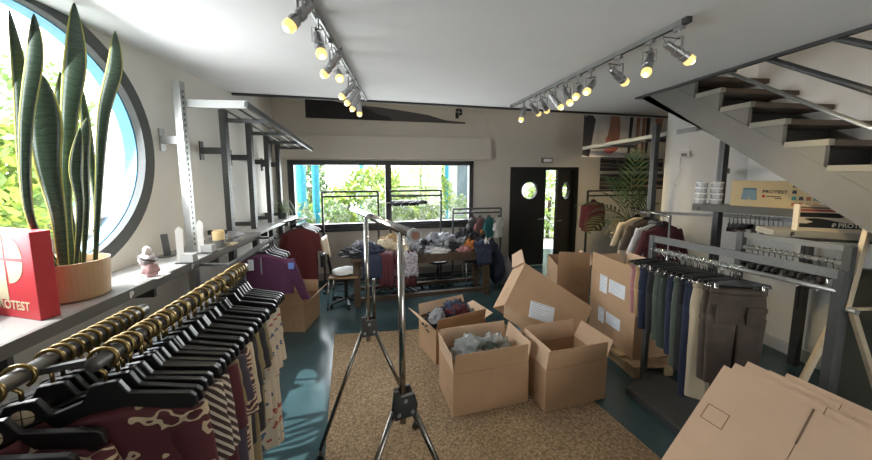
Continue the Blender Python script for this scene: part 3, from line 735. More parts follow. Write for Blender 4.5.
def shirt(label, loc, rz, mat, W=.225, L=.7, T=.035, sleeve=.25, cat='shirt', name='hung_shirt', group=None, seed=0, collar=None, buttons=None, flare=1.0, hood=False, sl_mat=None, tag_=False, spread=.07, drop=0):
    t = thing(name, label, cat, loc, rz, group)
    z0 = -.112 - drop
    rings = [(z0, 0, .055, .035), (z0 - .018, 0, .10, .042), (z0 - .045, 0, .175, .04), (z0 - .075, 0, W * .97, .036)]
    m = 9
    for i in range(1, m + 1):
        s = i / m; rings.append((z0 - .075 - (L - .075) * s, 0, W * (1 + (flare - 1) * s), T * (1 + .35 * s)))
    b = MB(); ring_surface(b, rings, seed=seed); body = b.build('body', mat, t, local=True, smooth=True)
    for s in (-1, 1):
        if sleeve <= 0: continue
        m_ = MB(); pts = []
        prev = None
        for i in range(8):
            q = i / 7; cx = s * (W * .82 + (spread + .02) * q); cz = z0 - .085 - sleeve * q
            rr = .072 - .024 * q; row = []
            for k in range(14):
                a = 2 * PI * k / 14
                row.append(m_.bm.verts.new((cx + rr * math.cos(a) * (1 + .12 * noise.noise(Vector((q * 6, seed, s)))), .034 * math.sin(a) + .01 * noise.noise(Vector((q * 5, k * .5, seed))), cz + .35 * rr * math.cos(a) * s * (1 - q))))
            if prev:
                for k in range(14): m_.bm.faces.new((prev[k], prev[(k + 1) % 14], row[(k + 1) % 14], row[k]))
            else: m_.bm.faces.new(row)
            prev = row
        m_.build('sleeve', sl_mat or mat, t, local=True, smooth=True)
    if collar:
        c = MB(); ring_surface(c, [(z0 + .028, 0, .058, .045), (z0 + .01, 0, .066, .05), (z0 - .012, 0, .085, .055)], fold=0, close_top=False); c.build('collar', collar, t, local=True, smooth=True, solid=.006)
    if buttons:
        c = MB(); c.box((-.012, -T * 1.35 - .012, z0 - L * .98), (.012, -T * 1.3 + .004, z0 - .06)); c.build('placket', buttons, t, local=True)
    if tag_:
        c = MB(); c.box((-.1, -T - .034, z0 - .2), (-.06, -T - .032, z0 - .1)); c.build('swing_tag', PAPER, t, local=True)
    return t

def trousers(label, loc, rz, mat, L=.85, W=.19, group=None, seed=0, pocket=False, short=False):
    t = thing('hanging_shorts' if short else 'hanging_trousers', label, 'shorts' if short else 'trousers', loc, rz, group)
    z0 = -.155
    b = MB(); ring_surface(b, [(z0, 0, W, .022), (z0 - .05, 0, W * 1.02, .028), (z0 - .14, 0, W * 1.06, .034), (z0 - .25, 0, W * 1.06, .034)], seed=seed, fold=.2)
    for s in (-1, 1):
        rr = []
        for i in range(9):
            q = i / 8; rr.append((z0 - .2 - (L - .2) * q, s * W * (.52 + .02 * q), W * (.54 - .10 * q), .034 - .006 * q))
        ring_surface(b, rr, 20, seed=seed + s, fold=.3)
    b.build('legs', mat, t, local=True, smooth=True)
    c = MB(); ring_surface(c, [(z0 + .012, 0, W + .004, .026), (z0 - .03, 0, W + .006, .03)], seed=seed, fold=0, close_top=False); c.build('waistband', mat, t, local=True, smooth=True, solid=.005)
    if pocket:
        for s in (-1, 1):
            c = MB(); c.box((s * .095 - .055, -.052, z0 - .24), (s * .095 + .055, -.038, z0 - .11)); p = c.build('pocket', mat, t, local=True, bevel=.006)
            c = MB(); c.box((s * .095 - .058, -.058, z0 - .14), (s * .095 + .058, -.045, z0 - .105)); c.build('pocket_flap', mat, p, local=False) if False else c.build('pocket_flap', mat, t, local=True, bevel=.005)
    return t

RAILM = M('rail_grey', (.16, .155, .145), .35, metal=.5)
# two rails below the shelf --------------------------------------------
R1X, R1Z, R2X, R2Z = -1.20, 1.355, -1.00, 1.372
t = thing('hanging_rail', 'nearer grey clothes rail under the long shelf', 'clothes rail', (R1X, 1.3, R1Z))
MB().tube([(R1X, .5, R1Z), (R1X, 1.56, R1Z)], .026, 16).build('bar', RAILM, t, smooth=True)
for yy in (.56, 1.54): MB().bar((R1X - .03, yy, 0), (R1X - .03, yy, R1Z + .02), .03, .03).build('post', DGREY, t)
t = thing('hanging_rail', 'longer grey clothes rail full of brass rings in front of the shelf', 'clothes rail', (R2X, 2.1, R2Z))
MB().tube([(R2X, 1.08, R2Z), (R2X - .03, 2.16, R2Z)], .024, 16).build('bar', RAILM, t, smooth=True)
MB().bar((R2X - .03, 2.13, 0), (R2X - .03, 2.13, R2Z), .03, .03).build('post', DGREY, t); MB().bar((R2X, 1.12, R2Z), (-1.73, 1.12, R2Z - .12), .02, .02).build('rail_arm', DGREY, t)
t = thing('hanging_rail', 'dark clothes rail behind the brass ringed one, ending at the purple top', 'clothes rail', (-1.5, 3.4, 1.2))
MB().bar((-1.46, 2.78, 1.19), (-1.55, 4.1, 1.19), .022, .045).build('bar', DGREY, t)
for yy in (2.85, 3.95): MB().bar((-1.47, yy, 1.19), (-1.73, yy, 1.2), .02, .024).build('rail_arm', DGREY, t)

hb = hanger_proto('clothes_hanger', BRASS, .036, 'wide')
hl = hanger_proto('clothes_hanger', BRASS, .037, 'wide', with_logo=True)
hw = hanger_proto('clothes_hanger', BLACKP, .024, 'clip', clip_mat=BLACKP)
hc = hanger_proto('clothes_hanger', CHROME, .024, 'clip')
hs = hanger_proto('clothes_hanger', CHROME, .024, 'shirt')
used = set()
def put(proto, loc, rz, label, group):
    loc = Vector(loc)
    if proto.name not in used:
        used.add(proto.name); proto.location = loc; proto.rotation_euler = (0, 0, rz); proto['label'] = label; proto['group'] = group; return proto
    return dup(proto, loc, (0, 0, rz), label, group)

rn = random.Random(11)
MAROON = M('cloth_maroon', (.085, .016, .022), .85, sheen=.03); NAVY = M('cloth_navy', (.018, .026, .055), .85, sheen=.03); CHAR = M('cloth_charcoal', (.028, .028, .032), .85, sheen=.03)
PLUM = M('cloth_plum', (.075, .018, .055), .85, sheen=.03); MAUVE = M('cloth_mauve', (.055, .045, .065), .85, sheen=.03); KHAKI = M('cloth_khaki', (.24, .19, .10), .85, sheen=.03)
CREAMC = M('cloth_cream', (.56, .47, .33), .85, sheen=.03); OLIVE = M('cloth_olive', (.075, .085, .055), .85, sheen=.03); BLK = M('cloth_black', (.012, .012, .014), .85)
REDC = M('cloth_red', (.11, .016, .018), .85, sheen=.03); WHC = M('cloth_white', (.72, .72, .70), .85); BRN = M('cloth_brown', (.10, .068, .047), .85, sheen=.03)
TEALC = M('cloth_teal', (.035, .19, .20), .85); PINKC = M('cloth_pink', (.42, .20, .21), .85); PEACH = M('cloth_peach', (.50, .33, .17), .85); GREENG = M('cloth_grey_green', (.085, .105, .085), .85, sheen=.03); DGREEN = M('cloth_dark_green', (.045, .062, .05), .85, sheen=.03)
GREYC = M('cloth_grey', (.19, .19, .20), .85); ORNG = M('cloth_orange', (.45, .16, .03), .8); BROWNG = M('cloth_brown_grey', (.07, .052, .04), .8, ns=10, na=.2); LGREY = M('cloth_light_grey', (.30, .30, .33), .85)
CAMO = ramp_mat('cloth_maroon_print', 'noise', [(0, (.085, .016, .022)), (.57, (.52, .42, .28)), (.63, (.085, .016, .022))], scale=13, detail=1)
CHEV = ramp_mat('cloth_brown_stripe', 'wave', [(0, (.05, .028, .024)), (.62, (.55, .48, .40))], scale=16, dist=.6, dir='DIAGONAL')
STRP = ramp_mat('cloth_fine_stripe', 'wave', [(0, (.05, .045, .045)), (.55, (.42, .38, .33))], scale=26, dist=.3, dir='X')
ZIG = ramp_mat('cloth_zigzag', 'wave', [(0, (.60, .48, .32)), (.45, (.18, .03, .03)), (.75, (.07, .04, .05))], scale=11, dist=9, dir='Z')
FLOR = ramp_mat('cloth_floral', 'noise', [(0, (.10, .13, .22)), (.36, (.62, .53, .40)), (.60, (.62, .53, .40)), (.635, (.34, .06, .08)), (.69, (.50, .24, .12))], scale=15, detail=2)

# near rail: ring, hanger, garment at each place
spec1 = [(.90, 'maroon and cream printed shirt', CAMO, .62), (.99, 'maroon and cream printed shirt', CAMO, .62), (1.07, 'maroon and cream printed shirt', CAMO, .6)]
ordn = ['first', 'second', 'third', 'fourth', 'fifth', 'sixth', 'seventh', 'eighth', 'ninth', 'tenth', 'eleventh', 'twelfth', 'thirteenth', 'fourteenth', 'fifteenth', 'sixteenth', 'seventeenth', 'eighteenth', 'nineteenth', 'twentieth']
for i, (y, nm, m, L) in enumerate(spec1):
    rz = rn.uniform(.22, .34)
    put(hl, (R1X, y, R1Z), rz, '%s black hanger from the near end of the short near rail' % ordn[i], 'black hangers on the near left rail')
    shirt('%s, %s garment from the near end of the short near rail' % (nm, ordn[i]), (R1X, y, R1Z), rz, m, L=L, seed=i + 1, group='shirts on the near left rail', collar=m, drop=.07)
for k in range(11):
    put(hb, (R1X, 1.16 + .034 * k, R1Z), .27 + rn.uniform(-.06, .06), 'empty black hanger with brass ring at the far end of the short near rail', 'empty hangers at the far end of the near rail')
# long rail
spec2 = [(1.12, 'maroon and cream printed shirt', CAMO, .25, .6, 'shirt', .28), (1.17, 'finely striped grey shirt', STRP, .20, .60, 'shirt', .18), (1.225, 'brown and cream striped shirt', CHEV, .25, .60, 'shirt', .30), (1.275, 'brown and cream striped shirt', CHEV, .25, .62, 'shirt', .30), (1.325, 'black cardigan', BLK, .22, .62, 'cardigan', .25),
         (1.37, 'dark maroon blouse', MAROON, .245, .70, 'blouse', .28), (1.415, 'khaki shirt', KHAKI, .23, .74, 'shirt', .2), (1.46, 'mauve grey dress', MAUVE, .245, .88, 'dress', .2),
         (1.51, 'cream and maroon zigzag jumper', ZIG, .235, .62, 'jumper', .32), (1.565, 'cream long shirt', CREAMC, .23, .86, 'shirt', .3), (1.62, 'charcoal shirt', CHAR, .22, .66, 'shirt', .25), (1.67, 'khaki dress', KHAKI, .215, .86, 'dress', .18),
         (1.72, 'charcoal blouse', CHAR, .23, .66, 'blouse', .2), (1.775, 'khaki blouse', KHAKI, .215, .7, 'blouse', .2), (1.835, 'cream floral blouse', FLOR, .225, .70, 'blouse', .34), (1.90, 'cream floral dress', FLOR, .225, .95, 'dress', .34), (1.97, 'cream floral dress', FLOR, .225, .98, 'dress', .32)]
for i, (y, nm, m, W, L, cat, sl) in enumerate(spec2):
    x = R2X - .03 * (y - 1.08) / 1.08; rz = rn.uniform(.20, .34)
    put(hb, (x, y, R2Z), rz, '%s black hanger from the near end of the brass ringed rail' % ordn[i], 'black hangers on the long left rail')
    shirt('%s hanging %s from the near end of the brass ringed rail' % (nm, ordn[i]), (x, y, R2Z), rz, m, W=W, L=L, T=.026, sleeve=sl, cat=cat, name='hung_' + cat, seed=i + 20, group='clothes on the long left rail', collar=m if cat in ('shirt', 'jumper') and i > 2 else None, flare=1.08 if cat == 'dress' else 1.03, drop=.07, spread=.03)
for k in range(8):
    y = 1.20 + .1 * k
    put(hb, (R2X - .01, y, R2Z), rn.uniform(.22, .32), 'spare black hanger pushed in between the clothes of the brass ringed rail', 'spare hangers on the long left rail')
for k in range(4):
    y = 2.01 + .03 * k
    put(hb, (R2X - .03, y, R2Z), rn.uniform(.2, .3), 'empty black hanger at the far end of the brass ringed rail', 'empty hangers at the far end of the long rail')

# purple half-zip and red top beyond the rail
pc_ = Vector((-1.53, 3.62, 1.19))
put(hs, pc_, .05, 'black hanger holding the purple half-zip top', 'single hangers beyond the long rail')
t = shirt('purple half-zip top with blue emblem and white tag, hanging over a carton', pc_, .08, PLUM, W=.31, L=.46, sleeve=.46, seed=71, name='hung_sweater', cat='top', spread=.16)
c = MB(); c.box((-.006, -.062, -.32), (.006, -.056, -.13)); c.build('zip', GREYC, t, local=True)
c = MB(); c.box((-.13, -.066, -.27), (-.075, -.062, -.15)); c.build('swing_tag', PAPER, t, local=True)
EMB = M('emblem_blue', (.13, .22, .55), .7)
for sx, sz, pos in ((.03, .035, (-.22, -.056, -.40)), ):
    c = MB()
    for a in range(4):
        o = Vector(pos) + Vector((math.cos(a * PI / 2) * .033, 0, math.sin(a * PI / 2) * .033)); c.lathe([(.028, 0), (.028, .004)], o, 12, (0, -1, 0))
    c.build('emblem', EMB, t, local=True)
c = MB(); c.cbox((.30, -.036, -.25), (.06, .004, .07)); c.build('emblem', EMB, t, local=True)
pc2 = Vector((-1.42, 4.62, 1.30))
put(hs, pc2, 0, 'hanger holding the red top near the window', 'single hangers beyond the long rail')
t = shirt('dark red top hanging near the window, behind the purple one', pc2, -.05, REDC, W=.225, L=.82, sleeve=.24, seed=72, name='hung_sweater', cat='top')
t2 = thing('hanging_rail', 'short rail holding the dark red top below the spider plant', 'clothes rail', (-1.46, 4.6, 1.3))
MB().tube([(-1.42, 4.3, 1.30), (-1.42, 4.95, 1.30)], .014).build('bar', DGREY, t2, smooth=True); MB().bar((-1.42, 4.9, 1.30), (-1.745, 4.9, 1.23), .02, .02).build('rail_arm', DGREY, t2)
for k in range(5): put(hs, (-1.42, 4.68 + .05 * k, 1.30), rn.uniform(-.1, .1), 'empty black hanger behind the dark red top', 'empty hangers behind the red top')
for k in range(4): put(hs, (pc_.x - .005, 3.7 + .06 * k, 1.19), rn.uniform(-.1, .1), 'empty black hanger behind the purple top', 'empty hangers behind the purple top')

HUBM = M('hub_metal', (.10, .095, .09), .35, metal=.9)
# ------------------------------------------------------------------ chrome rack in the middle
t = thing('chrome_garment_rack', 'empty chrome garment rack with splayed legs standing on the coir mat', 'clothes rack', (-.12, 1.8, 0))
pf = Vector((-.235, 2.15, 0)); pn = Vector((.0, 1.38, 0))
ax = (pn - pf).normalized(); sd = Vector((-ax.y, ax.x, 0)) * -1
if sd.x < 0: sd = -sd
zr = lambda p: 1.71 if p is pf else 1.775
e0 = Vector((-.42, 2.70, 1.69)); e1 = Vector((.055, 1.26, 1.742)); dr = (e1 - e0)
MB().tube([e0, e1], .021, 18).build('top_rail', CHROME, t, smooth=True)
cp = MB(); dn = dr.normalized(); cp.tube([e1 - dn * .02, e1 + dn * .012], .027, 18); k_ = cp.build('end_cap', GREYM, t)
cp = MB(); cp.tube([e1 + dn * .0125, e1 + dn * .016], .018, 18); cp.build('wooden_plug', M('plug_wood', (.22, .08, .04), .5), t)
cp = MB(); cp.tube([e0 - dn * .012, e0 + dn * .01], .025, 18); cp.build('end_cap', GREYM, t)
for p, zt in ((pf, 1.70), (pn, 1.725)):
    hz = .93 if p is pf else .94
    MB().tube([p + Vector((0, 0, hz - .12)), p + Vector((0, 0, zt))], .0155, 16).build('post', CHROME, t, smooth=True)
    MB().tube([p + sd * .045 + Vector((0, 0, hz - .02)), p + sd * .045 + Vector((0, 0, hz + .32 if p is pf else hz + .06))], .012, 12).build('inner_post', DCHROME, t, smooth=True) if p is pf else None
    q = MB(); q.prism([(-.05, -.07), (.05, -.07), (.062, -.02), (.045, .045), (-.02, .045), (-.03, .075), (-.055, .075)], p + ax * .03 + Vector((0, 0, hz)), sd, (0, 0, 1), ax * .012); hub = q.build('hub_plate', HUBM, t, bevel=.004)
    q = MB(); q.prism([(-.05, -.07), (.05, -.07), (.062, -.02), (.045, .045), (-.035, .045)], p - ax * .03 + Vector((0, 0, hz)), sd, (0, 0, 1), ax * .012); q.build('hub_plate', HUBM, t, bevel=.004)
    for s, z_ in ((-.032, -.04), (.032, -.04), (0, .02)): 
        q = MB(); q.lathe([(.009, 0), (.009, .008)], p + ax * .043 + sd * s + Vector((0, 0, hz + z_)), 8, ax); q.build('bolt', STEEL, hub)
    for s in (-1, 1):
        foot = p + sd * .345 * s
        a = p + sd * .045 * s + Vector((0, 0, hz - .05)); b = foot + Vector((0, 0, .10))
        MB().tube([a, b], .014, 12).build('leg', DCHROME, t, smooth=True)
        q = MB(); q.tube([b, foot + Vector((0, 0, .062))], .009, 8); q.bar(foot + sd * 0 + Vector((0, -.016, .065)), foot + Vector((0, -.016, .03)), .02, .004, up=(0, 1, 0)); q.bar(foot + Vector((0, .016, .065)), foot + Vector((0, .016, .03)), .02, .004, up=(0, 1, 0)); q.bar(foot + Vector((0, -.018, .066)), foot + Vector((0, .018, .066)), .022, .004)
        ca = q.build('caster_fork', DCHROME, t)
        gz = .0135
        q = MB(); q.lathe([(.022, -.011), (.026, -.008), (.026, .008), (.022, .011)], foot + Vector((0, 0, .026 + gz)), 18, (0, 1, 0)); q.build('caster_wheel', BLACKP, ca)
# ------------------------------------------------------------------ racks by the window
def simple_rack(label, a, b, z, lower, mat=BLACK, foot=.24):
    a = Vector(a); b = Vector(b); d = (b - a).normalized(); n_ = Vector((-d.y, d.x, 0))
    t = thing('garment_rack', label, 'clothes rack', ((a + b) / 2))
    for nm, zz in (('top_bar', z), ('lower_bar', z - lower)): MB().bar(a + Vector((0, 0, zz)), b + Vector((0, 0, zz)), .028, .03).build(nm, mat, t)
    for p in (a, b):
        MB().bar(p, p + Vector((0, 0, z)), .03, .03).build('post', mat, t)
        MB().bar(p - n_ * foot / 2 + Vector((0, 0, .015)), p + n_ * foot / 2 + Vector((0, 0, .015)), .03, .03).build('foot', mat, t)
    MB().bar(a + Vector((0, 0, .12)), b + Vector((0, 0, .12)), .022, .022).build('cross_bar', mat, t)
    return t
def flat(p): return (p.x, p.y, 0)
ra_, rb_ = at_y(322, 192, 5.25), at_y(378, 192, 5.31)
simple_rack('left black garment rack standing empty before the window', flat(ra_), flat(rb_), ra_.z, .075)
ra_, rb_ = at_y(390, 191, 5.32), at_y(441, 191, 5.37)
simple_rack('right black garment rack with a row of hangers before the window', flat(ra_), flat(rb_), ra_.z, .085)
for k in range(22):
    x = ra_.x + .03 + .024 * k
    put(hw, (x, 5.32 + (x - ra_.x) * .05, ra_.z - .085), rn.uniform(.75, 1.15), 'empty black hanger on the rack before the window', 'empty hangers on the window rack')
ra_, rb_ = at_y(453, 209, 5.55), at_y(501, 208, 5.6)
simple_rack('low dark garment rack with a few pastel garments, right of the window', flat(ra_), flat(rb_), ra_.z, .075, DGREY)
for px, m, lab, L in ((473, GREYC, 'grey blue top on the low rack, leftmost of its clothes', .42), (480, PINKC, 'dusty pink top on the low rack', .42), (489, TEALC, 'teal top on the low rack', .36), (499, WHC, 'white top at the right end of the low rack', .36)):
    p = at_y(px, 212, 5.57); p.z = ra_.z - .075 + .02
    put(hs, p, .9, 'hanger inside the clothes on the low rack', 'hangers on the low rack')
    shirt(lab, p, .9, m, W=.15, L=L, sleeve=.12, T=.04, seed=px, group='clothes on the low rack', name='hung_sweater', cat='top')

# ------------------------------------------------------------------ work table, stools and its heap
tb = thing('work_table', 'long low dark wooden table heaped with clothes before the window', 'table', (.25, 4.9, 0))
TZ = .735
c0, c1 = Vector((-.72, 4.52, 0)), Vector((1.46, 4.80, 0)); dx = (c1 - c0).normalized(); dy = Vector((-dx.y, dx.x, 0)); TL = (c1 - c0).length; TD = .62
def tp(u, v, z): return c0 + dx * u + dy * v + Vector((0, 0, z))
def tbox(u0, u1, v0, v1, z0, z1): return MB().hexa([tp(u0, v0, z0), tp(u1, v0, z0), tp(u1, v1, z0), tp(u0, v1, z0), tp(u0, v0, z1), tp(u1, v0, z1), tp(u1, v1, z1), tp(u0, v1, z1)])
tbox(0, TL, 0, TD, TZ - .045, TZ).build('table_top', WOODD, tb, bevel=.004)
tbox(.05, TL - .05, .03, .06, TZ - .13, TZ - .046).build('apron', WOODD, tb); tbox(.05, TL - .05, TD - .06, TD - .03, TZ - .13, TZ - .046).build('apron', WOODD, tb)
for u in (.03, TL - .13):
    for v in (.03, TD - .13): tbox(u, u + .1, v, v + .1, 0, TZ - .046).build('leg', WOODD, tb, bevel=.004)
tbox(.13, TL - .13, .05, .11, .06, .12).build('stretcher', WOODD, tb); tbox(.13, TL - .13, TD - .11, TD - .05, .06, .12).build('stretcher', WOODD, tb)

def office_stool(loc, label, zs=.42, seat_m=BLACKP):
    t = thing('office_stool', label, 'stool', loc, group='black swivel stools by the table'); L = Vector(loc)
    for k in range(5):
        a = 2 * PI * k / 5 + .3; d_ = Vector((math.cos(a), math.sin(a), 0))
        MB().bar(L + Vector((0, 0, .085)), L + d_ * .27 + Vector((0, 0, .062)), .04, .025).build('base_arm', BLACKP, t)
        q = MB(); q.lathe([(.024, -.016), (.024, .016)], L + d_ * .27 + Vector((0, 0, .0245)), 12, Vector((-d_.y, d_.x, 0))); q.build('caster', BLACKP, t)
    q = MB(); q.lathe([(.03, .06), (.03, .26), (.018, .27), (.018, zs - .03)], L, 14); q.build('gas_column', BLACKP, t)
    q = MB(); q.lathe([(.17, zs - .035), (.19, zs - .02), (.19, zs + .015), (.15, zs + .03)], L, 24); q.build('seat', seat_m, t)
    return t
for px, py, lab in ((384, 292, 'black swivel stool under the table behind the chrome post'), (407, 291, 'black swivel stool under the middle of the table'), (438, 283, 'black swivel stool under the right half of the table')):
    p = at_z(px, py, 0); office_stool((p.x, max(p.y, 4.98), 0), lab)
# stool with chrome legs
p = at_z(472, 280, 0); p.y = 5.36
t = thing('chrome_stool', 'square black seated stool with chrome legs behind the table', 'stool', p)
MB().cbox(p + Vector((0, 0, .45)), (.42, .38, .05)).build('seat', BLACKP, t, bevel=.015)
for sx in (-1, 1):
    for sy in (-1, 1): MB().tube([p + Vector((sx * .17, sy * .15, .425)), p + Vector((sx * .18, sy * .16, 0))], .013).build('leg', CHROME, t, smooth=True)
# visitor chair at the left of the table
p = Vector((-.86, 4.62, 0)); 
t = thing('swivel_chair', 'wooden swivel chair with white seat cloth at the left end of the table', 'chair', p)
for k in range(5):
    a = 2 * PI * k / 5; d_ = Vector((math.cos(a), math.sin(a), 0))
    MB().bar(p + Vector((.03, .1, .085)), p + Vector((.03, .1, 0)) + d_ * .24 + Vector((0, 0, .06)), .035, .025).build('base_arm', BLACKP, t)
    q = MB(); q.lathe([(.024, -.015), (.024, .015)], p + Vector((.03, .1, .0245)) + d_ * .24, 12, Vector((-d_.y, d_.x, 0))); q.build('caster', BLACKP, t)
q = MB(); q.lathe([(.028, .06), (.028, .45)], p + Vector((.03, .1, 0)), 12); q.build('column', BLACKP, t)
MB().cbox(p + Vector((.03, .08, .47)), (.42, .42, .03)).build('seat', M('chair_wood', (.26, .15, .07), .4), t, bevel=.012)
q = MB(); crumple(q, p + Vector((.03, .08, .515)), (.2, .19, .05), seed=5, amp=.12, flat=1); q.build('seat_cloth', WHC, t, smooth=True)
for sy in (-.12, .24): MB().tube([p + Vector((-.17, sy + .02, .46)), p + Vector((-.2, sy, 0))], .013).build('leg', CHROME, t, smooth=True)
q = MB(); q.strip([[p + Vector((-.20 - .05 * s - .02 * math.cos(a_), .06 + .19 * math.sin(a_), .70 + .34 * s)) for a_ in (-1.1, -.5, 0, .5, 1.1)] for s in (0, .3, .6, .85, 1)]); q.build('backrest', M('chair_back', (.36, .27, .17), .45), t, smooth=True, solid=.02)
MB().cbox(p + Vector((-.235, -.12, .75)), (.06, .12, .2)).build('back_pad', BLACKP, t, bevel=.02); MB().bar(p + Vector((-.16, .06, .46)), p + Vector((-.22, .06, .78)), .04, .015).build('back_stem', BLACKP, t)

# heap on the table: each bag or garment its own crumpled thing
heap = [(.10, .25, .24, .2, .10, CHAR, 'dark bundle of clothes at the left end of the table', 'clothes bundle'), (.22, .48, .2, .17, .12, GREYC, 'grey bundle of clothes at the left end of the table', 'clothes bundle'), (.28, .2, .2, .16, .14, NAVY, 'navy bundle of clothes left on the table', 'clothes bundle'),
        (.14, .45, .13, .12, .16, LGREY, 'pale grey folded garment on the left heap', 'clothes bundle'), (.55, .4, .18, .16, .16, CREAMC, 'beige garment lying between the chrome posts', 'clothes bundle'), (.62, .6, .2, .12, .18, PEACH, 'tan garment behind the chrome posts', 'clothes bundle'), (.78, .3, .16, .2, .12, CREAMC, 'cream garment bundled near the chrome rail', 'clothes bundle'),
        (.95, .45, .2, .2, .20, BAGW, 'tall clear plastic bag standing on the table', 'bag'), (.98, .2, .16, .14, .1, BAGS, 'silver polybag beside the tall clear bag', 'polybag'), (1.18, .35, .2, .2, .12, BLK, 'black bundle in the middle of the heap', 'clothes bundle'), (1.22, .18, .2, .13, .08, LGREY, 'pale folded garment in a bag on the front of the table', 'polybag'),
        (1.36, .50, .2, .14, .17, LGREY, 'pale grey bundle high on the middle of the heap', 'clothes bundle'), (1.42, .25, .19, .15, .13, BAGS, 'silver polybag right of the middle of the table', 'polybag'), (1.55, .45, .17, .2, .22, BAGW, 'pale polybag on top of the heap', 'polybag'), (1.6, .2, .17, .13, .1, BLK, 'black garment in the middle right of the heap', 'clothes bundle'),
        (1.74, .3, .16, .14, .14, BAGS, 'silver polybag left of the orange garment', 'polybag'), (1.72, .12, .15, .1, .06, PINKC, 'pinkish garment at the front edge of the table', 'clothes bundle'), (1.88, .2, .12, .12, .13, ORNG, 'orange garment on the heap', 'clothes bundle'),
        (2.02, .4, .24, .24, .2, BLK, 'black bundle of clothes on the right end of the table', 'clothes bundle'), (2.08, .15, .2, .15, .13, NAVY, 'navy bundle of clothes at the right front corner', 'clothes bundle'), (2.18, .5, .08, .10, .20, ORNG, 'orange piece sticking out at the right end', 'clothes bundle'), (1.92, .55, .2, .16, .24, CHAR, 'charcoal bundle at the back of the right heap', 'clothes bundle'),
        (2.12, .10, .07, .04, .13, WHC, 'white piece of clothing on the dark right heap', 'clothes bundle'), (1.3, .1, .17, .09, .06, WHC, 'white folded item at the front of the table', 'clothes bundle')]
for i, (u, v, a, b_, h, m, lab, cat) in enumerate(heap):
    q = MB(); c = tp(u, v, TZ + .012); crumple(q, c, (a, b_, h), sc=3.6, amp=.5, seed=i + 31, flat=1, n=4)
    tag(q.build('polybag' if 'bag' in cat else 'clothes_bundle', m, smooth=(i % 3 != 0)), lab, cat, 'heap of bags and clothes on the table')
def drape(u0, u1, drop, m, lab, seed, back=.2, end=False, gap=.012):
    """garment lying on the table and hanging over its front edge"""
    q = MB(); rows = []; n = 12
    path = [(back, TZ + .05), (.06, TZ + .04), (-.01, TZ + .02)] + [(-.03 - .008 * k, TZ + .02 - drop * k / 7) for k in range(1, 8)]
    for j, (v, z) in enumerate(path):
        w = 1 + .05 * math.sin(j * 1.3 + seed)
        rows.append([tp((u0 + u1) / 2 + (k / n - .5) * (u1 - u0) * w, v - gap + .02 * noise.noise(Vector((k * .55 + seed, z * 3, seed))), z + .02 * noise.noise(Vector((k * .8, j * .4, seed))) - (drop * .12 * abs(math.sin(k * 2.1 + seed)) if j == len(path) - 1 else 0)) for k in range(n + 1)])
    q.strip(rows); return tag(q.build('draped_garment', m, smooth=True, solid=.012), lab, 'garment', 'garments hanging over the table edge')
drape(.16, .44, .28, NAVY, 'navy garment hanging over the left front edge of the table', 1)
drape(.40, .62, .40, MAROON, 'maroon garment hanging over the table edge between the chrome posts', 2)
drape(.64, .94, .42, MAROON, 'maroon garment hanging below the grey patterned one', 3)
GPAT = ramp_mat('cloth_grey_pattern', 'noise', [(0, (.22, .20, .23)), (.48, (.42, .40, .42)), (.6, (.30, .27, .31))], scale=22, detail=2)
drape(.68, .96, .27, GPAT, 'grey patterned garment hanging over the table edge under the chrome rail', 4, gap=.05)
drape(1.9, 2.16, .2, NAVY, 'navy garment slipping over the right front corner of the table', 5)
# garments sliding off the right end to the floor
for k, (u, v, r, m, lab) in enumerate(((2.36, .25, (.14, .2, .3), NAVY, 'dark navy clothes sliding off the right end of the table'), (2.40, .5, (.13, .2, .34), CHAR, 'charcoal clothes hanging off the right end of the table'), (2.60, .32, (.09, .13, .26), LGREY, 'grey rolled bag standing on the floor right of the table'), (2.3, .6, (.16, .2, .26), BLK, 'black clothes bulging at the back right of the table'))):
    q = MB(); zc = {0: .42, 1: .46, 2: .27, 3: .56}[k]; crumple(q, tp(u, v, zc), r, sc=2.2, amp=.3, seed=k + 80); tag(q.build('clothes_bundle', m, smooth=True), lab, 'clothes bundle')

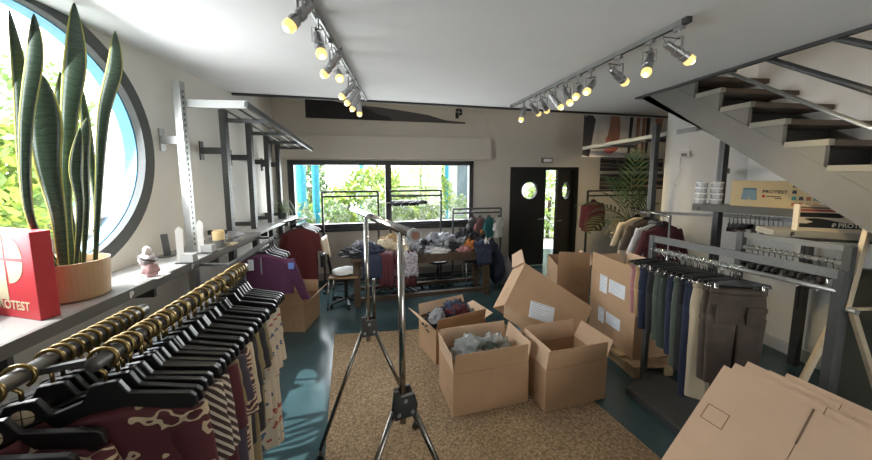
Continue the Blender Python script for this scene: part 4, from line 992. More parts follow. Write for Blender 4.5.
# ------------------------------------------------------------------ cartons
def carton(label, o, rz, w, d, h, flaps, z=0.0, mark=None, closed=False, labels=(), rot=None, crease=True, name='cardboard_box', group=None):
    """carton with front-left bottom corner o; flaps: side -> (length, outward tilt in degrees)"""
    t = thing(name, label, 'box', (o[0], o[1], z), rz, group, rot); th = .007
    b = MB(); b.box((0, 0, 0), (w, d, th)); b.box((0, 0, th), (w, th, h)); b.box((0, d - th, th), (w, d, h)); b.box((0, th, th), (th, d - th, h)); b.box((w - th, th, th), (w, d - th, h))
    if closed: b.box((th, th, h - th), (w - th, d - th, h))
    b.build('carton_body', CARD, t, local=True)
    E = {'front': ((0, 0), (w, 0), (0, -1)), 'back': ((w, d), (0, d), (0, 1)), 'left': ((0, d), (0, 0), (-1, 0)), 'right': ((w, 0), (w, d), (1, 0))}
    for sd_, (L, an) in flaps.items():
        a, b_, out = E[sd_]; a = Vector((*a, h)); b_ = Vector((*b_, h)); out = Vector((*out, 0)); u = (b_ - a).normalized()
        dv = Vector((0, 0, 1)) * math.cos(R(an)) + out * math.sin(R(an)); nn = u.cross(dv).normalized() * .005
        i = .006
        q = MB(); q.prism([(i, .002), ((b_ - a).length - i, .002), ((b_ - a).length - i - .008, L), (i + .008, L)], a - out * .004, u, dv, nn * (1 if u.cross(dv).dot(out) < 0 else -1)); q.build('flap', CARD if sd_ in ('front',) else CARDL, t, local=True)
    if mark:
        for (fx, fz, s, side) in mark:
            q = MB(); k = .003
            o3, u = {'front': (Vector((fx, -.001, fz)), Vector((1, 0, 0))), 'left': (Vector((-.001, fx, fz)), Vector((0, -1, 0)))}[side]
            nn = {'front': Vector((0, -.0006, 0)), 'left': Vector((-.0006, 0, 0))}[side]
            for x0, z0, x1, z1 in ((0, 0, s, k), (0, s * 1.1 - k, s, s * 1.1), (0, 0, k, s * 1.1), (s - k, 0, s, s * 1.1)): q.prism([(x0, z0), (x1, z0), (x1, z1), (x0, z1)], o3, u, (0, 0, 1), nn)
            q.build('printed_square', PRINT, t, local=True)
    for (x, zz, lw_, lh_, lay) in labels: ship_label(t, Vector((x, -.0012, zz)), Vector((1, 0, 0)), Vector((0, 0, 1)), lw_, lh_, lay)
    return t
def ship_label(t, o, u, v, w, h, lay):
    nn = u.cross(v).normalized()
    q = MB(); q.prism([(0, 0), (w, 0), (w, h), (0, h)], o, u, v, nn * .0006); lb = q.build('shipping_label', PAPER, t, local=True)
    q = MB(); rr = random.Random(int(w * 1e4) + lay)
    n = max(3, int(h / .022))
    for k in range(n):
        y = h * (k + .5) / n
        if lay and k == n - 1:     # bar code block
            x = w * .1
            while x < w * .9: q.prism([(x, y - h * .07), (x + .003, y - h * .07), (x + .003, y + h * .07), (x, y + h * .07)], o + nn * .0008, u, v, nn * .0003); x += rr.choice((.005, .008, .011))
            continue
        x0 = w * .08; x1 = w * rr.uniform(.35, .9)
        q.prism([(x0, y - .0025), (x1, y - .0025), (x1, y + .0025), (x0, y + .0025)], o + nn * .0008, u, v, nn * .0003)
    q.build('label_print', INKL, t, local=True)

GX = .0145
tB1 = carton('open cardboard box with clear bags, nearest on the coir mat at left', (.405, 2.325), R(9), .68, .42, .36, {'front': (.17, 4), 'back': (.17, 6), 'left': (.16, 6), 'right': (.17, 10)}, z=GX, mark=[(.16, .06, .09, 'left')])
tB2 = carton('open cardboard box, nearest on the coir mat at right', (1.165, 2.295), R(9), .61, .42, .36, {'front': (.17, 6), 'back': (.17, 4), 'left': (.17, -14), 'right': (.17, 26)}, z=GX, mark=[(.22, .08, .10, 'left')])
q3 = at_z(436, 329, .40); q3b = at_z(495, 312, .40)
a3 = math.atan2(q3b.y - q3.y, q3b.x - q3.x)
tB3 = carton('open cardboard box full of dark bagged clothes, behind the nearest left box', (q3.x, q3.y), a3 - .04, .62, .42, .36, {'front': (.13, 14), 'back': (.12, 20), 'left': (.18, 50), 'right': (.12, 75)}, z=GX)
# contents
def inside(t, items):
    m = parent_world(t)
    for (x, y, z, r, mt, lab, cat, sd_) in items:
        q = MB(); crumple(q, m @ Vector((x, y, z)), r, sc=3.6, amp=.5, seed=sd_, flat=1, n=4); tag(q.build('polybag' if 'bag' in cat else 'folded_garment', mt, smooth=True), lab, cat, 'bagged clothes packed in the boxes')
DKG = M('cloth_bottle', (.035, .05, .042), .8)
inside(tB1, [(.30, .2, .31, (.17, .12, .10), DKG, 'dark green garment inside the nearest left box', 'garment', 101), (.24, .20, .40, (.17, .15, .12), BAG, 'clear polybag on the left in the nearest left box', 'polybag', 102), (.45, .22, .38, (.15, .13, .13), BAG, 'clear silvery polybag on the right in the nearest left box', 'polybag', 103), (.36, .15, .43, (.12, .09, .06), DKG, 'dark green bundle on top in the nearest left box', 'garment', 104)])
inside(tB2, [(.3, .2, .03, (.22, .14, .1), CARDL, 'folded brown paper at the bottom of the nearest right box', 'paper', 105)])
inside(tB3, [(.16, .22, .30, (.15, .15, .15), BLK, 'black bagged garment at left in the box behind', 'garment', 106), (.36, .22, .38, (.14, .15, .14), NAVY, 'navy bagged garment in the middle of the box behind', 'garment', 107), (.49, .22, .30, (.1, .13, .15), BAGS, 'silver polybag at right in the box behind', 'polybag', 108), (.1, .16, .40, (.09, .09, .1), BAGW, 'pale polybag at the left corner of the box behind', 'polybag', 109), (.34, .14, .44, (.11, .07, .07), MAROON, 'dark red bagged garment on top of the box behind', 'garment', 110)])
# tipped box lying across the others
T = at_y(528, 266, 3.14); Rr = at_y(597, 311, 2.95); Lr = at_y(502, 314, 2.90)
e2 = (Rr - T); w4 = e2.length; e2.normalize(); e1 = (Lr - T); e1 = e1 - e2 * e1.dot(e2); d4 = max(.40, e1.length); e1.normalize(); e3 = e1.cross(e2).normalized()
if e3.y < 0: e3 = -e3
d4 = min(d4, .52)
# local frame: x along e2, z up the face (-e1), y into the box; front face is the one with the label
m4 = Matrix((e2, e3, -e1)).transposed().to_4x4(); 
o4 = T + e1 * d4 + Vector((.01, .10, 0))
t4 = thing('cardboard_box', 'cardboard box tipped over on top of other boxes, white shipping label on its face', 'box', o4, rot=m4.to_euler())
b = MB(); D4 = .36; th = .007
b.box((0, 0, 0), (w4, th, d4)); b.box((0, th, 0), (w4, D4, th)); b.box((0, th, d4 - th), (w4, D4, d4)); b.box((w4 - th, th, th), (w4, D4, d4 - th)); b.box((th, D4 - th, th), (w4 - th, D4, d4 - th)); b.box((0, th, th), (th, D4, d4 - th)); b.build('carton_body', CARD, t4, local=True)
q = MB(); q.hexa([Vector(p) for p in ((-.02, .0, d4), (0, .0, d4), (0, D4 * .9, d4), (-.02, D4 * .9, d4), (-.10, .02, d4 + .13), (-.094, .02, d4 + .13), (-.094, D4 * .85, d4 + .13), (-.10, D4 * .85, d4 + .13))]); q.build('flap', CARDL, t4, local=True)
q = MB(); q.hexa([Vector(p) for p in ((0, 0, 0), (w4, 0, 0), (w4, .006, 0), (0, .006, 0), (.02, -.09, -.13), (w4 - .02, -.09, -.13), (w4 - .02, -.084, -.13), (.02, -.084, -.13))]); q.build('flap', CARDL, t4, local=True)
q = MB(); k = .003
for x0, z0, x1, z1 in ((0, 0, .09, k), (0, .097, .09, .1), (0, 0, k, .1), (.087, 0, .09, .1)): q.prism([(x0, z0), (x1, z0), (x1, z1), (x0, z1)], (-.001, .12, .12), (0, 1, 0), (0, 0, 1), (-.0006, 0, 0))
q.build('printed_square', PRINT, t4, local=True)
ship_label(t4, Vector((w4 * .32, -.0012, .035)), Vector((.96, 0, .28)).normalized(), Vector((-.28, 0, .96)).normalized(), .27, .17, 0)
# two boxes behind, beside the door
q5 = at_y(557, 281, 3.85); q5b = at_y(590, 286, 3.75)
a5 = math.atan2(q5b.y - q5.y, q5b.x - q5.x)
carton('lower cardboard box of the pair standing before the black door', (q5.x, q5.y), a5, .41, .6, .38, {}, closed=True)
carton('upper open cardboard box of the pair before the black door, square mark on its side', (q5.x, q5.y), a5, .41, .6, .37, {'front': (.19, 2), 'right': (.1, 40)}, z=.384, mark=[(.27, .12, .1, 'front')])
# stack on the pallet
SXk, SYk = 2.27, 3.44
t = thing('pallet', 'wooden pallet under the stack of two labelled boxes', 'pallet', (SXk, 2.7, 0))
for k in range(5): MB().box((2.22, 2.62 + .2 * k, .095), (2.95, 2.74 + .2 * k, .115)).build('deck_board', PALLET, t)
for x in (2.22, 2.54, 2.85):
    MB().box((x, 2.62, .075), (x + .1, 3.54, .0945)).build('bearer', PALLET, t); MB().box((x, 2.62, 0), (x + .1, 3.54, .018)).build('base_board', PALLET, t)
    for y in (2.62, 3.02, 3.43): MB().box((x, y, .0185), (x + .1, y + .11, .0745)).build('block', PALLET, t)
carton('lower cardboard box of the stack on the pallet, white label at its top', (SXk, SYk), R(-88), .70, .44, .37, {}, z=.117, closed=True, labels=[(.16, .16, .10, .17, 1), (.29, .19, .22, .13, 0)])
carton('upper open cardboard box of the stack on the pallet, two white labels', (SXk, SYk), R(-88), .70, .44, .36, {'front': (.20, 2), 'back': (.18, 8), 'left': (.16, 30), 'right': (.16, 10)}, z=.489, labels=[(.16, .14, .12, .20, 1), (.31, .18, .24, .15, 0)])
# box under the purple top
ql = at_z(262, 332, 0); qr = at_z(293, 333, 0); al = math.atan2(qr.y - ql.y, qr.x - ql.x)
carton('open cardboard box on the dark floor below the purple top', (ql.x, ql.y), al + .05, .54, .50, .34, {'right': (.18, 48), 'back': (.16, 6), 'left': (.16, 15), 'front': (.14, -8)}, mark=[(.40, .05, .09, 'front')])

# flattened cartons leaning in the right foreground
A = at_z(724, 365, .80)
Bp = at_z(872, 422, .80); Cc = at_z(663, 457, .40)
e1 = (Cc - A).normalized(); e2 = (Bp - A); e2 = (e2 - e1 * e2.dot(e1)).normalized(); nn = e1.cross(e2).normalized()
if nn.z < 0: nn = -nn
LL_ = (A.z - .03) / max(.1, -e1.z); 
def flatcarton(k, du, dv, w, hgt, lab):
    O = A + nn * (-.024 * k) + e2 * du + e1 * dv
    t = thing('flattened_carton', lab, 'cardboard', O, group='stack of flattened cartons')
    def slab(x0, y0, z0, x1, y1, z1):
        return [O + e2 * x + e1 * y + nn * z for x, y, z in ((x0, y0, z0), (x1, y0, z0), (x1, y1, z0), (x0, y1, z0), (x0, y0, z1), (x1, y0, z1), (x1, y1, z1), (x0, y1, z1))]
    xs = .37
    MB().hexa(slab(0, 0, -.008, xs, hgt, 0)).build('panel', CARDF, t); MB().hexa(slab(xs + .003, .004, -.008, w, hgt, .0)).build('panel', CARDF, t)
    MB().hexa(slab(0, .0, -.0185, w, hgt, -.0095)).build('back_panel', CARD, t)
    if k == 0:
        q = MB()
        for x0, y0, x1, y1 in ((0, 0, .10, .004), (0, .096, .10, .10), (0, 0, .004, .10), (.096, 0, .10, .10)): q.hexa(slab(x0 + .035, y0 + .27, .0003, x1 + .035, y1 + .27, .0009))
        q.build('printed_square', PRINT, t)
        q = MB(); q.hexa(slab(0, hgt * .42, .0002, xs, hgt * .42 + .0025, .0008)); q.build('crease', TAPE, t)
        q = MB(); q.hexa(slab(xs - .002, -.002, .0002, xs + .006, .22, .0016)); q.build('slot', PRINT, t)
    return t
for k in range(6):
    flatcarton(k, [0, .03, .11, .06, .15, .21][k], [0, -.06, -.085, -.135, -.155, -.20][k], 1.1, LL_ - .15, ['top flattened carton of the stack, printed square in its corner', 'second flattened carton from the top of the stack', 'third flattened carton from the top of the stack', 'fourth flattened carton from the top of the stack', 'fifth flattened carton from the top of the stack', 'lowest flattened carton of the stack, against the rack'][k])

# ------------------------------------------------------------------ right trouser rack
F0 = Vector((2.24, 2.53, 0)); F1 = Vector((2.54, 1.50, 0)); FZ = 1.40
fd = (F1 - F0).normalized(); fnv = Vector((fd.y, -fd.x, 0))
if fnv.x > 0: fnv = -fnv
t = thing('trouser_rack', 'grey steel display rack hung with trousers, on a dark base plate', 'clothes rack', (F0 + F1) / 2)
MB().bar(F0 + Vector((0, 0, FZ)), F1 + Vector((0, 0, FZ)), .03, .055).build('top_bar', GREYM, t)
MB().tube([F0 + Vector((0, 0, FZ - .10)), F1 + Vector((0, 0, FZ - .10))], .016, 14).build('hanging_bar', STEEL, t, smooth=True)
for p in (F0, F1): MB().bar(p + Vector((0, 0, .06)), p + Vector((0, 0, FZ + .027)), .034, .045).build('post', DGREY, t)
q = MB(); q.prism([(2.0, 2.44), (2.08, 1.92), (2.14, 1.40), (2.80, 1.36), (2.46, 2.68)], (0, 0, .0), (1, 0, 0), (0, 1, 0), (0, 0, .06)); q.build('base_plate', DGREY, t, bevel=.004)
frz = R(-24)
tr_spec = [(0.02, PINKC, 0.44, 'pink'), (0.055, PEACH, 0.46, 'peach'), (0.093, NAVY, 0.55, 'navy'), (0.155, CHAR, 0.55, 'charcoal'), (0.21, GREENG, 0.6, 'grey green'), (0.25, DGREEN, 0.64, 'dark green'), (0.305, NAVY, 0.66, 'navy'), (0.345, GREENG, 0.74, 'grey green'), (0.385, CHAR, 0.76, 'charcoal'), (0.425, NAVY, 0.95, 'navy'), (0.477, CREAMC, 0.92, 'cream'), (0.545, BROWNG, 0.72, 'brown grey'), (0.58, BROWNG, 0.72, 'brown grey')]
lab_n = ['first', 'second', 'third', 'fourth', 'fifth', 'sixth', 'seventh', 'eighth', 'ninth', 'tenth', 'eleventh', 'twelfth', 'thirteenth']
for i, (s, m, L, c_) in enumerate(tr_spec):
    p = F0 + (F1 - F0) * s + Vector((0, 0, FZ - .10)); rz = frz + rn.uniform(-.06, .06) + .06
    put(hc, p, rz, '%s black clip hanger from the far end of the trouser rack' % lab_n[i], 'clip hangers on the trouser rack')
    trousers('%s trousers hanging %s from the far end of the trouser rack' % (c_, lab_n[i]), p, rz, m, L=L, W=.165 if i < 11 else .172, seed=i + 50, group='trousers on the right rack', pocket=i >= 11)
for k in range(14):
    s = .06 + .039 * k; p = F0 + (F1 - F0) * s + Vector((0, 0, FZ - .10))
    q_ = put(hc, p + Vector((0, 0, 0)), frz + rn.uniform(-.15, .2), 'spare black clip hanger between the trousers', 'spare clip hangers on the trouser rack')

# second rack behind
G0 = at_z(742, 234, 1.44); G1 = at_z(850, 249, 1.44); G0.z = G1.z = 0
t = thing('display_rack', 'second grey display rack of empty hangers behind the trousers', 'clothes rack', (G0 + G1) / 2)
for nm, zz, r_ in (('top_bar', 1.44, .045), ('hanging_bar', 1.33, .03)): MB().bar(G0 + Vector((0, 0, zz)), G1 + Vector((0, 0, zz)), .03, r_).build(nm, GREYM, t)
for p in (G0, G1): MB().bar(p, p + Vector((0, 0, 1.46)), .045, .05).build('post', DGREY, t)
gd = (G1 - G0).normalized(); gr = math.atan2(gd.y, gd.x) + PI / 2
for k in range(14):
    p = G0 + (G1 - G0) * (.14 + .058 * k) + Vector((0, 0, 1.33)); put(hc, p, gr + rn.uniform(-.1, .1), 'empty black clip hanger on the second display rack', 'empty hangers on the second display rack')
for k in range(4):
    p = G0 + (G1 - G0) * (.3 + .17 * k); q = MB(); gn = Vector((gd.y, -gd.x, 0)); q.prism([(-.13, 0), (.13, 0), (.13, .09), (-.13, .09)], p + gn * .0 + gd * .01 + Vector((0, 0, 1.11)), gn, (0, 0, 1), gd * .004)
    tag(q.build('paper_sleeve', WHC), 'white paper sleeve hanging among the black hangers', 'paper', 'white sleeves on the second display rack')

# wall uprights, high shelf, boards on the right
ru = [(Vector((3.40, 3.92, 0)), 2.62, 'dark shelf upright by the palm, tallest on the right'), (Vector((3.66, 3.23, 0)), 2.35, 'dark shelf upright behind the stacked jars'), (Vector((4.03, 2.64, 0)), 1.75, 'dark shelf upright behind the display rack')]
for p, zt, lab in ru:
    t = thing('shelf_upright', lab, 'shelf upright', p, group='uprights along the right wall')
    MB().box(p + Vector((-.032, -.032, 0)), p + Vector((.032, .032, zt))).build('post', DGREY, t)
    sl = MB()
    sl.box(p + Vector((-.0326, -.010, .6)), p + Vector((-.0321, .010, zt - .02)))
    for k in range(int((zt - .6) / .05)): sl.box(p + Vector((-.033, -.008, .6 + k * .05)), p + Vector((-.0325, .008, .625 + k * .05)))
    sl.build('perforated_strip', BLACK, t)
    if zt > 2.5:
        wn = Vector((.62, .78, 0)); a = p + Vector((0, 0, 2.19)); MB().bar(a, a + wn * .2, .03, .06).build('wall_arm', DGREY, t); 
    else:
        a = p + Vector((.03, 0, .85 if zt < 2 else 2.0)); MB().bar(a, a + (Vector((.12, 0, 0)) if zt < 2 else Vector((.28, .2, 0))), .03, .06).build('wall_arm', DGREY, t)
t = thing('high_shelf', 'grey high shelf across the right uprights, below the beach banner', 'shelf', (3.2, 4.2, 2.4))
HB0, HB1 = at_y(583, 149, 5.15), at_y(697, 129.5, 3.72)
vx = Vector((.36, 0, 0))
q = MB(); q.hexa([HB0, HB1, HB1 + vx, HB0 + vx] + [p + Vector((0, 0, .03)) for p in (HB0, HB1, HB1 + vx, HB0 + vx)]); q.build('board', M('shelf_underside', (.40, .39, .37), .6), t)
MB().bar(HB0 + Vector((0, 0, .012)), HB1 + Vector((0, 0, .012)), .018, .055).build('front_edge', GREYM, t)
for s in (.3, .62): 
    a = HB0 + (HB1 - HB0) * s; MB().bar(a + Vector((0, 0, -.03)), a + Vector((.42, 0, -.03)), .02, .04).build('bracket', DGREY, t)
# hanging rail + boards
Ra = at_y(600, 212, 4.4); Rb = at_y(726, 215.5, 3.18); Rc_ = at_y(800, 221, 2.66)
t = thing('hanging_rail', 'thin grey rail running along the right uprights below the boards', 'clothes rail', Rb)
MB().bar(at_y(640, 212, 4.0), Rb, .02, .035).build('bar', GREYM, t); MB().bar(Rb, Rc_, .02, .035).build('bar', GREYM, t)
for k in range(13):
    p = Rb + (Rc_ - Rb) * (.06 + .062 * k); put(hc, p - Vector((0, 0, .0)), rn.uniform(-.2, .2) + .5, 'empty black clip hanger on the rail below the board of jars', 'empty hangers below the jar board')
S0 = at_y(692, 206, 3.18); S1 = at_y(797, 212, 2.58); zb = (S0.z + S1.z) / 2
t = thing('display_board', 'grey display board carrying the clear jars and the shorts box', 'shelf', (S0 + S1) / 2)
S0.z = S1.z = zb - .05; sdv = (S1 - S0).normalized(); sb = Vector((-sdv.y, sdv.x, 0))
q = MB(); q.hexa([S0, S1, S1 + sb * .26, S0 + sb * .26] + [p + Vector((0, 0, .075)) for p in (S0, S1, S1 + sb * .26, S0 + sb * .26)]); q.build('board', GREYM, t, bevel=.003)
lg = MB(); logo(lg, S0 + sdv * .06 - sb * .001 + Vector((0, 0, .028)), sdv, (0, 0, 1), .013, sb * -.001); lg.build('logo', BLACK, t)
TZB = zb + .0255
k = 0
for col_, off in ((.06, .04), (.19, .05)):
    for r_ in range(4):
        c = S0 + sdv * (col_ + .005 * (r_ % 2)) + sb * (off + .06); c.z = TZB + r_ * .062
        t = thing('clear_jar', '%s clear jar with white lid, %s row from the board' % ('left column' if col_ < .1 else 'right column', ['bottom', 'second', 'third', 'top'][r_]), 'jar', c, group='stacked clear jars')
        q = MB(); q.lathe([(.050, 0), (.053, .004), (.053, .043), (.05, .045)], c, 22); q.build('jar_body', M('jar_clear%d' % k, (.42, .43, .46), .15, ns=30, na=.3), t)
        q = MB(); q.lathe([(.055, .0452), (.056, .058), (.05, .061)], c, 22); q.build('lid', WHITEP, t); k += 1
# shorts box
bx0 = S0 + sdv * .31 + sb * .05; bx0.z = TZB; BWd, BH = .62, .265
t = thing('shorts_box', 'cream carton printed with blue shorts and colour swatches on the grey board', 'box', bx0)
CREAMB = M('box_cream', (.72, .58, .34), .6)
q = MB(); q.hexa([bx0, bx0 + sdv * BWd, bx0 + sdv * BWd + sb * .17, bx0 + sb * .17] + [p + Vector((0, 0, BH)) for p in (bx0, bx0 + sdv * BWd, bx0 + sdv * BWd + sb * .17, bx0 + sb * .17)]); q.build('carton', CREAMB, t, bevel=.002)
fo = bx0 - sb * .0008; fu = sdv * .84; fn = sb * -.0008; V = Vector((0, 0, 1))
q = MB(); q.prism([(.11, .19), (.22, .19), (.235, .07), (.172, .07), (.165, .12), (.158, .07), (.095, .07)], fo, fu, V, fn); q.build('printed_shorts', M('print_blue', (.24, .36, .43), .6), t)
q = MB(); q.prism([(.105, .175), (.225, .175), (.224, .19), (.106, .19)], fo + fn, fu, V, fn); q.build('printed_waistband', M('print_blue_dark', (.08, .18, .28), .6), t)
text_mesh('lettering', 'PROTEST', .042, BLACK, fo + fn + fu * .275 + V * .145, fu, V, t, .0008, .001)
q = MB(); q.prism([(.275, .10), (.30, .10), (.30, .125), (.275, .125)], fo + fn, fu, V, fn); q.build('printed_flash', RED, t)
q = MB()
for x0, x1, z0 in ((.31, .43, .108), (.38, .44, .09)): q.prism([(x0, z0), (x1, z0), (x1, z0 + .008), (x0, z0 + .008)], fo + fn, fu, V, fn)
q.build('fine_print', BLACK, t)
swc = [(.02, .02, .02), (.03, .04, .10), (.5, .35, .2), (.03, .03, .03), (.03, .03, .05), (.68, .55, .35), (.45, .3, .1), (.6, .3, .15), (.1, .35, .3), (.05, .05, .06), (.4, .15, .1), (.12, .3, .32), (.55, .2, .15), (.6, .12, .08), (.5, .25, .2), (.62, .2, .12)]
for i, c_ in enumerate(swc):
    r_, cc = divmod(i, 4); x0 = .515 + cc * .055; z0 = .205 - r_ * .06
    q = MB(); q.prism([(x0, z0), (x0 + .016, z0), (x0 + .018, z0 + .012), (x0 + .02, z0), (x0 + .036, z0), (x0 + .033, z0 + .035), (x0 + .003, z0 + .035)], fo + fn, fu, V, fn); q.build('printed_swatch', M('swatch%d' % i, c_, .6), t)
# second board with the black and white box
S2 = at_y(773, 235, 2.42); S3 = at_y(880, 243, 2.12); zc = (S2.z + S3.z) / 2; S2.z = S3.z = zc; sd2 = (S3 - S2).normalized(); sb2 = Vector((-sd2.y, sd2.x, 0))
t = thing('display_board', 'nearer grey display board under the black and white box', 'shelf', (S2 + S3) / 2)
q = MB(); q.hexa([S2, S3, S3 + sb2 * .26, S2 + sb2 * .26] + [p + Vector((0, 0, .055)) for p in (S2, S3, S3 + sb2 * .26, S2 + sb2 * .26)]); q.build('board', M('board_light', (.42, .40, .34), .5), t, bevel=.003)
lg = MB(); logo(lg, S2 + sd2 * .13 - sb2 * .001 + Vector((0, 0, .034)), sd2, (0, 0, 1), .014, sb2 * -.001); lg.build('logo', BLACK, t)
MB().bar(S2 + Vector((0, 0, -.012)), S3 + Vector((0, 0, -.012)), .03, .02).build('under_rail', DGREY, t)
b2 = S2 + (S3 - S2) * .245 + sb2 * .02; b2.z = zc + .056
t = thing('printed_box', 'cream carton with black wave print and lettering, half behind the stair', 'box', b2)
BL2, BH2 = .78, .23
q = MB(); q.hexa([b2, b2 + sd2 * BL2, b2 + sd2 * BL2 + sb2 * .07, b2 + sb2 * .07] + [p + Vector((0, 0, BH2)) for p in (b2, b2 + sd2 * BL2, b2 + sd2 * BL2 + sb2 * .07, b2 + sb2 * .07)]); q.build('carton', M('box_cream2', (.74, .64, .48), .6), t, bevel=.002)
fo = b2 - sb2 * .0008; fu = sd2; fn = sb2 * -.0008
wv = [(BL2 * s, .10 + .018 * math.sin(s * 11)) for s in [i / 20 for i in range(21)]]
q = MB(); q.prism([(0.01, .035), (BL2, .035)] + [(x, z) for x, z in reversed(wv[1:])] + [(.10, .085), (.06, .07), (.01, .07)], fo, fu, V, fn); q.build('printed_wave', BLACK, t)
q = MB(); q.prism([(.01, .125), (.27, .125), (.31, .14), (.27, .165), (.01, .165)], fo, fu, V, fn); q.build('printed_wave', BLACK, t)
q = MB(); q.prism([(.01, .175), (BL2, .175), (BL2, .195), (.01, .195)], fo, fu, V, fn); q.build('printed_stripe', M('stripe_red', (.45, .12, .10), .6), t)
q = MB(); q.prism([(.01, .20), (BL2, .20), (BL2, .215), (.01, .215)], fo, fu, V, fn); q.build('printed_stripe', M('stripe_brown', (.25, .14, .09), .6), t)
lg = MB(); logo(lg, fo + fn + fu * .235 + V * .068, fu, V, .013, fn); lg.build('logo', M('print_white', (.8, .75, .62), .6), t)
text_mesh('lettering', 'PROTEST', .05, bpy.data.materials['print_white'], fo + fn * 1.5 + fu * .26 + V * .046, fu, V, t, .0008, .0015)

# socket and cable on the oblique wall
def on_part(px, py):
    a = ray(px, py); dpl = (P1 - P0); nrm = Vector((dpl.y, -dpl.x, 0)); tt = nrm.dot(Vector((P0.x, P0.y, 0))) / nrm.dot(Vector((a.x, a.y, 0))); return Vector((a.x * tt, a.y * tt, CAMH + a.z * tt)), nrm.normalized()
so_, nr = on_part(684, 155)
if nr.dot(Vector((so_.x, so_.y, 0))) > 0: nr = -nr
t = thing('wall_socket', 'white junction box with a dangling cable on the pale right wall', 'socket', so_)
dpl = (P1 - P0).normalized()
q = MB(); q.prism([(-.06, -.04), (.06, -.04), (.06, .04), (-.06, .04)], so_ + nr * .001, dpl, (0, 0, 1), nr * .05); q.build('casing', WHITEP, t, bevel=.005)
q = MB(); q.prism([(-.03, -.02), (.03, -.02), (.03, .02), (-.03, .02)], so_ + nr * .0515, dpl, (0, 0, 1), nr * .004); q.build('faceplate', GREYM, t)
cpx = [on_part(px, py)[0] + nr * .012 for px, py in ((681, 158), (679, 166), (680, 172), (676, 177), (673, 183), (676, 186))]
q = MB(); q.tube(cpx, .006, 6); q.build('cable', WHITEP, t, smooth=True)

# shirts on the short chrome rack by the pallet
t = thing('shirt_rack', 'chrome rail with cream, brown, white and maroon shirts near the palm', 'clothes rack', (3.1, 3.9, 0))
sp_ = [at_y(664, 216, 3.42), at_y(656, 215, 3.58), at_y(647, 214, 3.78), at_y(637, 213, 4.02)]
zs = 1.47
for p in sp_: p.z = zs
ra0 = sp_[0] + (sp_[0] - sp_[3]).normalized() * .12; rb0 = sp_[3] + (sp_[3] - sp_[0]).normalized() * .15
MB().tube([ra0, rb0], .014).build('bar', CHROME, t, smooth=True)
for p in (ra0, rb0):
    MB().tube([Vector((p.x, p.y, .02)), p + Vector((0, 0, .02))], .014).build('post', CHROME, t, smooth=True); MB().bar((p.x - .2, p.y, .012), (p.x + .2, p.y, .012), .03, .024).build('foot', DGREY, t)
for p, m, lab, cl, ds in zip(sp_, (MAROON, WHC, BRN, CREAMC), ('maroon high-necked jumper, nearest on the short chrome rail', 'white tee shirt behind the maroon jumper', 'brown tee shirt between the white and cream ones', 'cream tee shirt, farthest on the short chrome rail'), (BLK, GREYC, None, None), (0, -.06, -.08, -.12)):
    put(hs, p, .1, 'black hanger carrying a shirt on the short chrome rail', 'hangers on the short chrome rail')
    shirt(lab, p, .1, m, W=.25, L=.62, sleeve=.3, T=.05, seed=int(p.y * 100), collar=cl, group='shirts on the short chrome rail', spread=.13)
p = at_z(657, 268, .9)
# maroon garment on the black rack at the back
ra_, rb_ = at_y(588, 191, 5.5), at_y(655, 191, 5.62)
simple_rack('black garment rack by the door with one maroon top', flat(ra_), flat(rb_), ra_.z, .09)
p = Vector((ra_.x + .13, 5.52, ra_.z - .09)); put(hs, p, .1, 'hanger holding the maroon top near the door', 'single hanger near the door')
shirt('maroon top hanging on the black rack by the door', p, .1, MAROON, W=.22, L=.55, sleeve=.4, seed=141, spread=.03, name='hung_sweater', cat='top', T=.05)

# palm
cr = at_y(630, 222, 4.75); pb_ = Vector((cr.x, cr.y, 0))
t = thing('potted_palm', 'tall potted palm with dark fan leaves near the right back corner', 'plant', pb_)
q = MB(); q.lathe([(.15, 0), (.19, .02), (.22, .36), (.20, .36), (.19, .30)], pb_, 28); q.build('pot', DGREY, t)
q = MB()
for k in range(4):
    o = Vector((math.cos(k * 1.6) * .03, math.sin(k * 1.6) * .03, 0)); q.tube([pb_ + o + Vector((0, 0, .3)), pb_ + o * 1.5 + Vector((0, 0, .8)), cr + o * 2], .016, 7)
q.build('stem', M('palm_stem', (.10, .10, .045), .7), t, smooth=True)
PALM = M('palm_leaf', (.035, .072, .024), .38, ns=6, na=.4); PALMY = M('palm_leaf_tan', (.18, .16, .07), .5, ns=6, na=.3)
rp_ = random.Random(5)
tips = [(574, 207, -.1, .35), (588, 214, .3, .3), (606, 176, -.2, .25), (600, 192, .2, .2), (616, 158, .2, .12), (637, 146, -.25, .08), (660, 176, -.2, .25), (662, 205, .25, .3), (612, 248, -.35, .5), (600, 244, .2, .45), (645, 235, -.4, .4), (586, 236, -.4, .45), (648, 188, -.5, .2), (622, 260, -.2, .5)]
